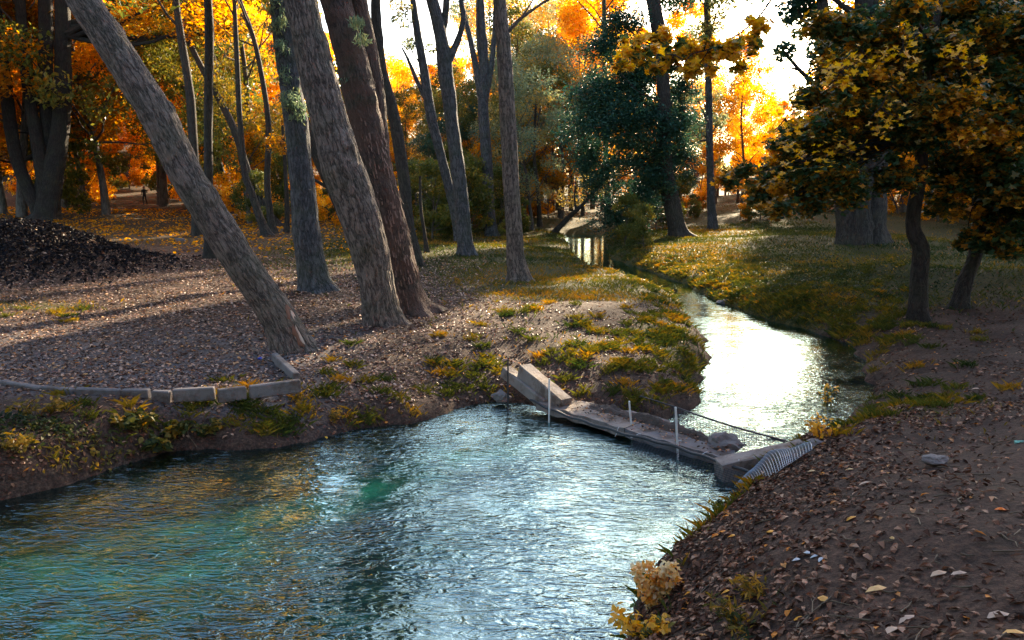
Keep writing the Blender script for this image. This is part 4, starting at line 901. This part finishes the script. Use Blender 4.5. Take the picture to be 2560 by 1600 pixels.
lump('rock', atz(1251, 992, .12), (.10, .07, .08), 'rock', 'pale grey rock at the water edge below the left beam', 'rock', 5)
lump('rock', atz(2040, 1118, .38), (.14, .1, .07), 'rock', 'flat grey rock behind the end of the right beam', 'rock', 8)
lump('rock', atz(2335, 1150, .85), (.09, .07, .04), 'rock', 'small half-buried stone on the right bank', 'rock', 9)
lump('rock', atz(1820, 755, .03), (.22, .16, .07), 'rock', 'flat wet stone at the far right edge of the stream', 'rock', 10)
# earth heaped on the slab
ea, eb = np.linspace(0, 1, 90), np.linspace(0, 1, 16); EV = []
A0, A1, B0, B1 = atz(1455, 1016, .16), atz(1800, 1112, .15), atz(1455, 999, .16), atz(1835, 1110, .15)
for b_ in eb:
    for a_ in ea:
        p = (A0 * (1 - a_) + A1 * a_) * (1 - b_) + (B0 * (1 - a_) + B1 * a_) * b_
        n_ = fbm(np.array([p[0] * 7]), np.array([p[1] * 7]), 51, 4)[0]; n2_ = fbm(np.array([p[0] * 24]), np.array([p[1] * 24]), 55, 3)[0]
        env = min(1, 5 * a_, 5 * (1 - a_)) * min(1, 3.0 * b_, 3.5 * (1 - b_))
        p = p + [(n2_ - .5) * .03, (n2_ - .5) * .04, -.015 + env * (.02 + .16 * max(0, n_ - .3) + .04 * n2_)]; EV.append(p)
i = (np.arange(15)[:, None] * 90 + np.arange(89)[None]); EQ = np.stack([i, i + 1, i + 91, i + 90], -1).reshape(-1, 4)
tag(mobj('earth', raw_mesh('earth', np.array(EV), EQ, M['soil_lump'], True)), 'brown earth heaped along the back of the dam slab', 'earth', None, 'stuff')
rd = np.random.default_rng(21); n = 260; a_ = rd.random(n)[:, None]; b_ = rd.random(n)[:, None] ** .8
F0, F1 = atz(1345, 1004, .16), atz(1815, 1150, .14)
P = (F0 * (1 - a_) + F1 * a_) * (1 - b_) + (atz(1460, 1000, .16) * (1 - a_) + atz(1830, 1120, .14) * a_) * b_ + [0, 0, .022]
nr = rd.normal(size=(n, 3)) * .3; nr[:, 2] = 1
tag(mobj('fallen_leaves', leaves_mesh('fallen_leaves', P, nr, rd.uniform(.025, .055, n), rd.random(n), leaf_oval() * [1, 1, 2], M['litter'], rd)), 'small dry leaves lying on the dam slab', 'fallen leaves', None, 'stuff')
# rods
def rod(ut, vt, ub, vb, zb, r, mat, label):
    b = atz(ub, vb, zb); d = ray(ut, vt); t_ = (b[1]) / d[1]; tp = CAM + d * t_
    C = catmull(np.array([b - [0, 0, .25], b, tp]), 12); V, Q, U = tube(C, np.full(12, r), 8); mb = MB(); mb.add(V, Q, U)
    V2 = np.array([tp + [math.cos(a) * r, math.sin(a) * r, .001] for a in np.linspace(0, 2 * math.pi, 9)[:-1]]); mb.add(V2, np.array([[0, k, k + 1] for k in range(1, 7)]))
    o = mb.build('fence_rod', M[mat], None, True, b); o.location = b; return tag(o, label, 'rod', 'rods standing along the dam')
rod(1270, 893, 1270, 985, .26, .011, 'black', 'thin black rod standing in front of the left beam')
rod(1373, 947, 1373, 1020, .19, .011, 'rod', 'pale rod in the water before the thicker beam')
rod(1573, 1003, 1580, 1094, 0, .011, 'rod', 'pale rod at the middle of the dam, left of the tallest')
rod(1689, 1018, 1695, 1150, 0, .012, 'rod', 'tallest pale rod at the dam, right of the middle')
# wire netting
def net(name, P, nu, nv, mat, label, r=.0035):
    """P(s,t) -> point; draws nu+1 and nv+1 wires"""
    mb = MB()
    for i in range(nu + 1):
        C = np.array([P(i / nu, j / 10) for j in range(11)]); V, Q, U = tube(C, np.full(11, r), 3); mb.add(V, Q, U)
    for j in range(nv + 1):
        C = np.array([P(i / 24, j / nv) for i in range(25)]); V, Q, U = tube(C, np.full(25, r), 3); mb.add(V, Q, U)
    return tag(mb.build(name, M[mat], None, True), label, 'netting')
q = [atz(1838, 1238, .10), atz(1935, 1150, .40), atz(2015, 1142, .46), atz(1915, 1225, .40)]
def Pn(s, t_):
    top = catmull(np.array([atz(1838, 1236, .06), atz(1900, 1172, .26), atz(1938, 1146, .36), atz(2020, 1136, .50)]), 30)[int(s * 29)]
    bot = catmull(np.array([atz(1862, 1248, .10), atz(1940, 1206, .34), atz(1985, 1170, .44), atz(2030, 1148, .52)]), 30)[int(s * 29)]
    return top * (1 - t_) + bot * t_ + np.array([-.03, -.06, .10 + .05 * math.sin(math.pi * t_) + .012 * math.sin(s * 14)])
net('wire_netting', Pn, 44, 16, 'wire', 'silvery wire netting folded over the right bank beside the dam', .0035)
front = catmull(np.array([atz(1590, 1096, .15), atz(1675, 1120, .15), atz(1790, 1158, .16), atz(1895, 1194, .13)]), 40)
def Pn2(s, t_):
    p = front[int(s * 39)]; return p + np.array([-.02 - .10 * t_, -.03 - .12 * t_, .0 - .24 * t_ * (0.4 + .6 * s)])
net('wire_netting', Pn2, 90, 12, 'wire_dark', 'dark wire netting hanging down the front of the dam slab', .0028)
back = catmull(np.array([atz(1687, 1018, .22), atz(1750, 1040, .20), atz(1850, 1072, .18), atz(1968, 1104, .30)]), 40)
def Pn3(s, t_):
    p = back[int(s * 39)]; return p + np.array([-.02, -.06 * t_, -.20 * t_ * math.sin(math.pi * min(1, s + .12)) ** .5])
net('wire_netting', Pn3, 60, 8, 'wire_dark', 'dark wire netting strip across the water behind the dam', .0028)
mb = MB(); C = catmull(np.array([atz(1600, 990, .30), atz(1687, 1017, .24), atz(1750, 1039, .22), atz(1850, 1071, .20), atz(1968, 1103, .32)]), 50); V, Q, U = tube(C, np.full(50, .009), 7); mb.add(V, Q, U)
tag(mb.build('cable', M['black'], None, True), 'black cable along the top of the back netting', 'cable')
mb = MB(); C = catmull(np.array([atz(1326, 1000, .18), atz(1404, 1034, .15), atz(1545, 1080, .15), atz(1675, 1113, .16), atz(1790, 1152, .17), atz(1900, 1190, .14)]), 70); C[:, 2] += .008 * np.sin(np.arange(70) * .7); V, Q, U = tube(C, np.full(70, .017), 8, rough=.15); mb.add(V, Q, U)
tag(mb.build('pole', M['black'], None, True), 'long dark pole lying along the front edge of the dam slab', 'pole')
for k, (u, v, a, lab) in enumerate([(1542, 1078, 1.2, 'white tie on the dark pole left of the middle rod'), (1588, 1088, .3, 'white tie on the dark pole beside the middle rod'), (1600, 1092, -.3, 'slanting white tie right of the middle rod'), (1690, 1104, .2, 'white tie binding the tallest rod to the pole'), (1758, 1132, .2, 'white tie on the pole right of the tallest rod'), (1835, 1168, 1.1, 'long white tie near the right end of the pole')]):
    c = atz(u, v, .14); L = .06 if k < 5 else .10
    C = np.array([c + np.array([math.cos(a) * L * s, -.02, math.sin(a) * L * s + .01 * math.sin(3 * s)]) for s in np.linspace(-1, 1, 8)]); V, Q, U = tube(C, np.full(8, .004), 5)
    mb = MB(); mb.add(V, Q, U); o = mb.build('tie', M['white'], None, True, c); o.location = c; tag(o, lab, 'tie', 'white ties on the dam pole')

# ------------------------------------------------------------------ plants
def plant(name, u, v, rad, hgt, n, size, mat, label, tmpl, tone, seed, z=None):
    rng = np.random.default_rng(seed); p = G(u, v) if z is None else atz(u, v, z); T = thing(name, p, label, 'plant'); mb = MB(); B = []
    for k in range(7):
        e = np.array([rng.uniform(-rad, rad), rng.uniform(-rad, rad) * .7, hgt * rng.uniform(.55, 1.0)]); P = limb_pts((0, 0, -.05), e, rng, 7, -.1); V, Q, U = tube(P, np.linspace(.005, .002, 7), 5); mb.add(V, Q, U)
        for s in (2, 3, 4, 5, 6): B.append((*P[s], size * .9))
    mb.build('stem', M['weed_stem'], T, True)
    tag(mobj('leaves', crown_mesh('leaves', B, n, size, tmpl, M[mat], rng, tone, .7, squash=.8), T), kind='stuff')
M['weed_stem'] = plain('weed_stem', (.13, .09, .05), .6, 40, .001)
plant('yellow_weed', 2055, 1098, .16, .24, 150, .055, 'leaf_yellow', 'bright yellow weed at the end of the right beam by the stream', leaf_oval(), (.8, .1), 1)
plant('yellow_weed', 2071, 1006, .18, .24, 120, .05, 'leaf_yellow', 'duller yellow-green weed standing in the dark edge of the stream', leaf_oval(), (.42, .2), 2, z=.0)
plant('pale_nettle', 1630, 1520, .15, .34, 800, .05, 'leaf_cream', 'sunlit cream and yellow leafy plant at the pond edge in the foreground', leaf_oval(), (.62, .2), 3)
plant('broadleaf_weed', 90, 1040, .26, .2, 120, .075, 'weed', 'yellow-green broadleaf weed under the kerb at the left', leaf_oval(), (.8, .1), 4)
plant('broadleaf_weed', 330, 1070, .25, .14, 240, .09, 'weed', 'spreading green weed on the left bank under the middle kerb stones', leaf_oval(), (.55, .15), 5)
plant('broadleaf_weed', 430, 1090, .2, .14, 220, .09, 'weed', 'olive weed drooping over the left bank edge', leaf_oval(), (.6, .15), 6)
plant('broadleaf_weed', 520, 1085, .22, .14, 220, .08, 'weed', 'olive green weed on the bank below the seventh kerb stone', leaf_oval(), (.6, .15), 7)
plant('broadleaf_weed', 385, 1120, .16, .1, 120, .11, 'weed', 'big-leaved weed low at the dark waterline of the left bank', leaf_oval(), (.5, .2), 8)
plant('broadleaf_weed', 830, 1052, .16, .14, 200, .06, 'weed', 'orange-green tuft on the bank right of the kerb', leaf_long(), (.95, .1), 9)
plant('broadleaf_weed', 30, 1130, .26, .2, 120, .075, 'weed', 'brownish weed hanging at the left edge of the photo', leaf_oval(), (.85, .15), 10)
plant('foreground_weed', 1900, 1478, .16, .08, 160, .06, 'weed', 'low yellowish weed on the trodden soil of the near bank', leaf_long(), (.9, .15), 11)
plant('foreground_weed', 1880, 1568, .22, .09, 220, .07, 'weed', 'dark green weed patch at the bottom of the photo', leaf_long(), (.7, .2), 12)
plant('foreground_weed', 1780, 1290, .12, .12, 160, .05, 'weed', 'green-yellow weed at the pond edge below the netting', leaf_oval(), (.75, .2), 13)
plant('foreground_weed', 1600, 1590, .16, .14, 200, .06, 'leaf_yellow', 'yellow leafy weed at the pond edge, bottom of the photo', leaf_oval(), (.6, .2), 14)

# ------------------------------------------------------------------ scattered cover
def fan(n, d0, d1, pw, rng, ang=.80):
    q = 1 - pw; d = (d0 ** q + rng.random(n) * (d1 ** q - d0 ** q)) ** (1 / q); a = rng.uniform(-ang, ang, n)
    return d * np.sin(a) + 0, d * np.cos(a)
rl = np.random.default_rng(3)
def slope_normals(x, y):
    e = .08; z = GZ(x, y, False); return np.stack([-(GZ(x + e, y, False) - z) / e, -(GZ(x, y + e, False) - z) / e, np.ones_like(x)], 1), z
# leaf litter
x, y = fan(150000, 2.2, 70, 1.25, rl)
d, ins = seg_dist(x, y); dens = .35 + .65 * sstep(.35, .65, fbm(x * .9, y * .9, 12, 3)); gmk = grass_mask(x, y)
dens *= 1 - .85 * gmk
dens = np.where((x < -1.5) & (y > 9), np.maximum(dens, .9), dens)              # the littered clearing
dens = np.where((x > .6) & (y < 7.5), dens * .16 + .3 * bump(x, y, 2.4, 7.0, 1.0, 1.2) + .4 * bump(x, y, 1.0, 5.0, .7, 1.0), dens)
dens = np.where(bump(x, y, atz(1500, 775, .5)[0], atz(1500, 775, .5)[1], .9, 1.1) > .4, .22, dens)
k = (~ins) & (d > .03) & (rl.random(len(x)) < dens); x, y = x[k], y[k]; n = len(x)
nr, z = slope_normals(x, y); z = GZ(x, y)
nr = nr + rl.normal(size=(n, 3)) * .32; nr[:, 2] = np.abs(nr[:, 2]) + .3
sz = rl.uniform(.026, .058, n) * (1 + .03 * np.minimum(y, 25)); tn = rl.beta(1.6, 1.8, n) * .92; tn = np.where(rl.random(n) < .025, 1, tn)
hf = rl.random(n) < .6
for nm, sel, tm in (('a', hf, leaf_oval() * [1, 1, 1.6]), ('b', ~hf, leaf_long() * [1.3, 1.25, 2])):
    P = np.stack([x, y, z + .008], 1)[sel]
    lab = 'fallen brown and pinkish leaves scattered over the banks' if nm == 'a' else 'narrow fallen willow leaves scattered over the banks'
    tag(mobj('fallen_leaves', leaves_mesh('fallen_leaves', P, nr[sel], sz[sel], tn[sel], tm, M['litter'], rl)), lab, 'fallen leaves', None, 'stuff')
n = 42000; x = rl.uniform(-17, .4, n); y = 9.3 + 17 * rl.random(n) ** 1.25; d, ins = seg_dist(x, y)
k = (~ins) & (d > .25) & (rl.random(n) < 1 - .8 * grass_mask(x, y)) & ((y > 9.7) | (x < -3)) & (rl.random(n) < sstep(.5, -2.5, x) + .25); x, y = x[k], y[k]; n = len(x)
nr, z = slope_normals(x, y); z = GZ(x, y); nr = nr + rl.normal(size=(n, 3)) * .38; nr[:, 2] = np.abs(nr[:, 2]) + .25
tag(mobj('fallen_leaves', leaves_mesh('fallen_leaves', np.stack([x, y, z + .012], 1), nr, rl.uniform(.04, .08, n) * (.8 + .018 * y), rl.random(n), leaf_oval() * [1, 1, 1.8], M['litter_pale'], rl)), 'dry pinkish leaves thickly covering the sunny clearing', 'fallen leaves', None, 'stuff')
# brown leaves along the near bank's pond side
n = 16000; x = rl.uniform(.4, 5.5, n); y = rl.uniform(2.6, 9, n); d, ins = seg_dist(x, y)
k = (~ins) & (d > .05) & (rl.random(n) < np.exp(-(d / 1.25) ** 2) * .9); x, y = x[k], y[k]; n = len(x)
nr, z = slope_normals(x, y); z = GZ(x, y); nr = nr + rl.normal(size=(n, 3)) * .35; nr[:, 2] = np.abs(nr[:, 2]) + .3
tag(mobj('fallen_leaves', leaves_mesh('fallen_leaves', np.stack([x, y, z + .01], 1), nr, rl.uniform(.035, .085, n), rl.beta(1.5, 2.0, n), leaf_oval() * [.8, 1, 2.2], M['litter'], rl)), 'dark brown leaves thick on the pond side of the near bank', 'fallen leaves', None, 'stuff')
# grass blades
def blades(name, x, y, h, wd, tone, mat, label, rng, lean=.5):
    n = len(x); z = GZ(x, y) - .01; a = rng.uniform(0, 6.283, n); l = rng.normal(size=(n, 2)) * lean
    b = np.stack([np.cos(a), np.sin(a), 0 * a], 1) * wd[:, None] / 2; p = np.stack([x, y, z], 1)
    md = np.stack([l[:, 0] * h * .3, l[:, 1] * h * .3, h * .6], 1); tp = np.stack([l[:, 0] * h, l[:, 1] * h, h * .95], 1)
    V = np.stack([p - b, p + b, p + tp, p + md - b * .55], 1).reshape(-1, 3)
    return tag(mobj(name, raw_mesh(name, V, np.arange(n * 4).reshape(n, 4), M[mat], False, {'tone': np.repeat(np.clip(tone, 0, 1), 4)})), label, 'grass', None, 'stuff')
x, y = fan(190000, 4, 75, 1.1, rl); gmk = grass_mask(x, y); d, ins = seg_dist(x, y)
k = (~ins) & (rl.random(len(x)) < gmk * (.25 + .75 * sstep(.35, .6, fbm(x * 1.3, y * 1.3, 15, 3)))); x, y = x[k], y[k]; n = len(x)
tn = .45 + (fbm(x * .4, y * .4, 17, 3) - .5) * 1.8 + rl.normal(size=n) * .15 + .25 * (x < -3)
blades('grass', x, y, rl.uniform(.03, .08, n) * (1 + .006 * y), rl.uniform(.004, .008, n) * (1 + .05 * y), tn, 'grass', 'short olive and orange grass on the banks and meadow', rl)
n = 150000; x = rl.uniform(-9, 16, n); y = 12.5 + 32 * rl.random(n) ** 1.3; gmk = grass_mask(x, y); d, ins = seg_dist(x, y)
k = (~ins) & (d > .05) & (rl.random(n) < gmk * (.3 + .7 * sstep(.35, .55, fbm(x * .8, y * .8, 19, 3)))); x, y = x[k], y[k]; n = len(x)
blades('meadow_grass', x, y, rl.uniform(.05, .12, n), rl.uniform(.008, .016, n) * (.5 + .05 * y), .38 + (fbm(x * .3, y * .3, 27, 3) - .5) * 1.6 + rl.normal(size=n) * .16, 'grass', 'green and rusty grass between the grey trees and across the meadow', rl, .6)
# longer tufts along the shores and the weedy bank
cx, cy = [], []
for k in range(900):
    u = rl.uniform(0, 1)
    if u < .45: a, b = SH[rl.integers(len(LEFT) + 3, len(LEFT) + 12)], None
    else: a = SH[rl.integers(4, len(LEFT) - 2)] if u < .8 else SH[rl.integers(len(LEFT), len(LEFT) + len(RIGHT) - 2)]
    cx.append(a[0] + rl.normal() * .8); cy.append(a[1] + rl.normal() * 1.0)
cx, cy = np.array(cx), np.array(cy)
for (u, v, q) in [(1860, 700, 60), (1950, 730, 60), (2050, 740, 40), (1790, 660, 50), (1700, 650, 50), (2080, 700, 40), (2220, 1000, 14), (2380, 960, 8), (1600, 860, 20), (1700, 900, 20), (1720, 960, 12), (1640, 800, 20), (1330, 800, 10), (1400, 830, 10), (100, 765, 30), (840, 1050, 16), (960, 1040, 20), (760, 1070, 10)]:
    p = atz(u, v, .5); s = p[1] * .045; cx = np.append(cx, p[0] + rl.normal(size=q) * s); cy = np.append(cy, p[1] + rl.normal(size=q) * s * 1.3)
d, ins = seg_dist(cx, cy); k = (~ins) & (d < 9) & (d > .02); cx, cy = cx[k], cy[k]
ct = rl.normal(size=len(cx)) * .22 + .44; nb = 70
x = np.repeat(cx, nb) + rl.normal(size=len(cx) * nb) * .07; y = np.repeat(cy, nb) + rl.normal(size=len(cx) * nb) * .07
d, ins = seg_dist(x, y); k = (~ins) & (y > 7.5) | ((~ins) & (d < .3)); tn = np.repeat(ct, nb)[k] + rl.normal(size=k.sum()) * .1; x, y = x[k], y[k]; n = len(x)
blades('grass_tufts', x, y, rl.uniform(.04, .11, n), rl.uniform(.003, .006, n) * (1 + .03 * y), tn, 'grass', 'longer tufts of grass hanging along the stream banks', rl, .7)
# weedy ground cover leaves on the far right bank and round the stream
x, y = [], []
for (u, v, q, s) in [(1750, 640, 3000, 1.6), (1850, 670, 3000, 1.7), (1950, 700, 3000, 1.5), (2030, 730, 2200, 1.2), (1660, 640, 1800, 1.3), (1120, 590, 2500, 2.2), (1590, 640, 1500, 1.2), (2150, 720, 1500, 1.3), (400, 1090, 350, .4), (100, 1100, 450, .5), (-100, 1130, 500, .6), (250, 1110, 250, .4), (900, 1045, 200, .3), (560, 1095, 150, .3)]:
    p = atz(u, v, .5 if v < 1000 else .3); x.append(p[0] + rl.normal(size=q) * s); y.append(p[1] + rl.normal(size=q) * s * (1.2 if v < 1000 else .18))
x, y = np.concatenate(x), np.concatenate(y); d, ins = seg_dist(x, y); k = (~ins) & (d > .02); x, y = x[k], y[k]; n = len(x)
nr = rl.normal(size=(n, 3)); nr[:, 2] = np.abs(nr[:, 2]) + .6
P = np.stack([x, y, GZ(x, y) + rl.uniform(.01, .16, n) * (fbm(x * 2, y * 2, 20, 2))], 1)
tag(mobj('ground_cover', leaves_mesh('ground_cover', P, nr, rl.uniform(.03, .06, n) * (1 + .012 * y), .42 + (fbm(x * .7, y * .7, 22, 3) - .5) * 2 + rl.normal(size=n) * .15, leaf_oval() * [1.1, 1, 1], M['weed'], rl)), 'low weeds and leafy cover along the banks', 'ground cover', None, 'stuff')
n = 26000; x = rl.uniform(-42, -3, n); y = rl.uniform(23, 52, n); k = (rl.random(n) < (.25 + .75 * sstep(.4, .6, fbm(x * .5, y * .5, 41, 3))) * sstep(24, 36, y + x * .1)) & (x < -3 - (y - 23) * .1); x, y = x[k], y[k]; n = len(x)
nr = rl.normal(size=(n, 3)) * .5; nr[:, 2] = 1
tag(mobj('fallen_leaves', leaves_mesh('fallen_leaves', np.stack([x, y, GZ(x, y) + .02], 1), nr, rl.uniform(.10, .20, n), .45 + rl.normal(size=n) * .25, leaf_oval() * [1, 1, 1.5], M['leaf_amber'], rl)), 'orange fallen leaves and grass on the slope behind the leaning trunk', 'fallen leaves', None, 'stuff')
mb = MB(); x, y = fan(900, 2.4, 18, 1.2, rl); d, ins = seg_dist(x, y)
for a, b in zip(x[~ins], y[~ins]):
    th = rl.uniform(0, 6.28); L = rl.uniform(.06, .28); q = np.array([[a + math.cos(th) * L * t_ + rl.normal() * .01, b + math.sin(th) * L * t_ + rl.normal() * .01, 0] for t_ in (-.5, -.1, .2, .5)]); q[:, 2] = GZ(q[:, 0], q[:, 1]) + .012
    V, Q, U = tube(q, np.linspace(.005, .002, 4) * rl.uniform(.6, 1.4), 4); mb.add(V, Q, U)
tag(mb.build('twigs', M['weed_stem'], None, True), 'thin dry twigs strewn over the banks', 'twigs', None, 'stuff')
# dark leaves on the mound
n = 34000; x = rl.uniform(-24, -8, n); y = rl.uniform(17.5, 25, n); h = (1 - sstep(-13.6, -8.8, x)) * np.exp(-((y - 22) / 2.4) ** 2); k = rl.random(n) < h * 1.6; x, y = x[k], y[k]; n = len(x)
nr = rl.normal(size=(n, 3)); nr[:, 2] = np.abs(nr[:, 2]) + .8; nr[:, 1] -= .5
tag(mobj('leaf_heap', leaves_mesh('leaf_heap', np.stack([x, y, GZ(x, y) + rl.uniform(0, .1, n)], 1), nr, rl.uniform(.07, .16, n), rl.random(n) * .45, leaf_oval() * [1, 1, 2], M['litter_dark'], rl)), 'dark raked leaves covering the mound at the left', 'leaf heap', None, 'stuff')

# ------------------------------------------------------------------ single leaves and litter one can point to
def one_leaf(u, v, size, tone, label, yaw=0, mat='litter', tmpl=None, col=None, z=None):
    p = G(u, v) if z is None else atz(u, v, z)
    tm = (leaf_oval() if tmpl is None else tmpl); tm = (tm - [0, .4, 0]) * size; c_, s_ = math.cos(yaw), math.sin(yaw)
    V = np.stack([tm[:, 0] * c_ - tm[:, 1] * s_, tm[:, 0] * s_ + tm[:, 1] * c_, tm[:, 2]], 1)
    e = .05; gx = (gz(p[0] + e, p[1]) - gz(p[0] - e, p[1])) / (2 * e); gy = (gz(p[0], p[1] + e) - gz(p[0], p[1] - e)) / (2 * e)
    V[:, 2] += V[:, 0] * gx + V[:, 1] * gy
    c = np.vstack([V, V.mean(0) + [0, 0, .012]]); k = len(V); T_ = np.array([[i, (i + 1) % k, k] for i in range(k)])
    o = mobj('fallen_leaf', raw_mesh('fallen_leaf', c, T_, M[mat], False, {'tone': np.full(k + 1, tone)})); o.location = (p[0], p[1], max(p[2], .002) + .014)
    return tag(o, label, 'leaf', 'single leaves lying on the near bank')
M['leaf_pale'] = leaf_mat('leaf_pale', [(0, (.50, .36, .28)), (.5, (.72, .45, .18)), (.8, (.80, .35, .05)), (1, (.75, .18, .02))], .1, .15, 1)
for a in [(2195, 1479, .105, .45, 'pale yellow oblong leaf on bare soil, near the bottom right', 1.45), (2058, 1505, .075, .65, 'round orange leaf on the soil left of the pale oblong one', .3), (1998, 1553, .055, .8, 'small orange-brown leaf near the bottom weeds', 1.2),
          (2270, 1552, .09, .0, 'pinkish beige crumpled leaf at the bottom beside a grey blade', 1.9), (2232, 1580, .10, .05, 'long grey-white leaf at the bottom edge', 2.3), (2130, 1300, .08, .75, 'bright orange curled leaf in the middle of the bank', 2.0), (2112, 1258, .06, .1, 'round cream leaf high on the bank', .5),
          (2505, 1280, .07, 1.0, 'vivid red-orange leaf near the right edge', 1.2), (1805, 1335, .09, .9, 'large orange leaf at the pond edge of the bank', 2.2), (1830, 1345, .06, .85, 'smaller orange leaf touching the large orange one', .8), (1925, 1335, .07, .8, 'orange leaf right of the pair at the pond edge', .4), (1815, 1295, .07, .9, 'orange leaf above the pair at the pond edge', 1.5),
          (2500, 1545, .11, .0, 'broad dusty brown leaf at the lower right', 1.7), (2030, 1182, .07, .3, 'tan leaf just above the netting, left of its twin', 1.0), (2125, 1178, .07, .35, 'tan leaf just above the netting, right of its twin', 1.1), (2165, 1212, .09, .05, 'long pale leaf on the ridge of the bank', 1.5),
          (2350, 1440, .09, .1, 'twig-like pale leaf in the middle of the bare soil', 1.7), (2400, 1440, .08, .0, 'slender beige leaf at the right of the bare soil', 1.5), (2230, 1352, .04, .5, 'tiny yellow leaf on bare soil', .2), (1720, 1488, .055, .8, 'orange leaf right of the sunlit plant', 1.0), (1815, 1485, .055, .8, 'orange leaf midway across the lower bank', 1.0),
          (2440, 975, .09, .0, 'pale leaf on the dark bank at the right', 1.0), (2540, 1590, .09, .6, 'orange-brown leaf at the bottom right corner', 1.4)]:
    one_leaf(a[0], a[1], a[2], a[3], a[4], a[5], 'leaf_pale')
one_leaf(816, 1097, .06, 1, 'bright yellow leaf at the left water edge', .5, 'leaf_yellow', z=.01)
one_leaf(690, 1116, .08, 1, 'long orange leaf lying at the left waterline', 1.5, 'leaf_yellow', leaf_long(), z=.01)
for k, (u, v, a, lab) in enumerate([(2018, 1388, .5, 'white scrap of paper, left one of the crumpled group'), (2038, 1396, 1.5, 'white scrap of paper, middle one of the crumpled group'), (2052, 1403, 2.4, 'white scrap of paper, right one of the crumpled group'), (1992, 1405, 1.2, 'small white scrap apart at the left of the crumpled group')]):
    o = one_leaf(u, v, .05, 0, lab, a, 'white'); o.name = 'paper_scrap'; o['category'] = 'scrap'; o['group'] = 'white scraps on the near bank'
p = G(651, 899); o = lump('bottle_cap', p + [0, 0, .02], (.035, .035, .02), 'blue', 'small bright blue bottle cap near the angled kerb stone', 'bottle cap', 2, 2)
p = G(2548, 1108); o = beam('plastic_strip', p + [-.04, 0, .0], p + [.07, 0, .0], .03, .02, 'thin mint green strip of plastic at the right edge', 'mint', 'plastic strip')
p = G(450, 602); lump('rock', p + [0, 0, .03], (.18, .14, .1), 'rock', 'pale stone lying in the sunny clearing beside the leaning trunk', 'rock', 12)
p = G(2545, 628)

# ------------------------------------------------------------------ the walker
def person():
    p = G(363, 513); hgt = 47 * ((p - CAM) @ FW) / F; s = hgt / 1.75
    T = thing('person', p, 'distant person in dark clothes walking on the path at the left', 'person')
    J = {'pelvis': (0, 0, .93, .15), 'waist': (0, 0, 1.08, .135), 'chest': (0, 0, 1.30, .165), 'neck': (0, 0, 1.48, .06), 'head0': (0, -.01, 1.58, .085), 'head1': (0, -.01, 1.70, .075),
         'hl': (-.09, 0, .88, .10), 'kl': (-.10, -.12, .50, .065), 'al': (-.10, -.08, .09, .045), 'tl': (-.10, -.22, .04, .04), 'hr': (.09, 0, .88, .10), 'kr': (.10, .03, .48, .065), 'ar': (.10, .22, .12, .045), 'tr': (.10, .12, .05, .04),
         'sl': (-.20, 0, 1.42, .07), 'el': (-.27, .08, 1.15, .05), 'wl': (-.22, -.06, 1.0, .035), 'fl': (-.20, -.13, .95, .04), 'sr': (.20, 0, 1.42, .07), 'er': (.28, .02, 1.15, .05), 'wr': (.16, -.20, 1.18, .035), 'fr': (.10, -.26, 1.22, .04)}
    E = [('pelvis', 'waist'), ('waist', 'chest'), ('chest', 'neck'), ('neck', 'head0'), ('head0', 'head1'), ('pelvis', 'hl'), ('hl', 'kl'), ('kl', 'al'), ('al', 'tl'), ('pelvis', 'hr'), ('hr', 'kr'), ('kr', 'ar'), ('ar', 'tr'), ('chest', 'sl'), ('sl', 'el'), ('el', 'wl'), ('wl', 'fl'), ('chest', 'sr'), ('sr', 'er'), ('er', 'wr'), ('wr', 'fr')]
    names = list(J); me = bpy.data.meshes.new('body'); me.from_pydata([tuple(c * s for c in J[k][:3]) for k in names], [(names.index(a), names.index(b)) for a, b in E], [])
    o = mobj('body', me, T); md = o.modifiers.new('skin', 'SKIN'); 
    for i, k in enumerate(names): me.skin_vertices[0].data[i].radius = (J[k][3] * s * .95, J[k][3] * s * .8)
    me.skin_vertices[0].data[0].use_root = True
    sb = o.modifiers.new('sub', 'SUBSURF'); sb.levels = 1; sb.render_levels = 2; me.materials.append(M['cloth_dark'])
    h = lump('head', (0, -.02 * s, 1.62 * s), (.085 * s, .1 * s, .125 * s), 'skin', None, None, 1, 2, T)
    h = lump('hair', (0, .02 * s, 1.67 * s), (.095 * s, .1 * s, .11 * s), 'cloth_dark', None, None, 2, 2, T)
person()
print('tris', sum(len(o.data.loop_triangles) if o.type == 'MESH' and not o.data.calc_loop_triangles() else 0 for o in bpy.data.objects))
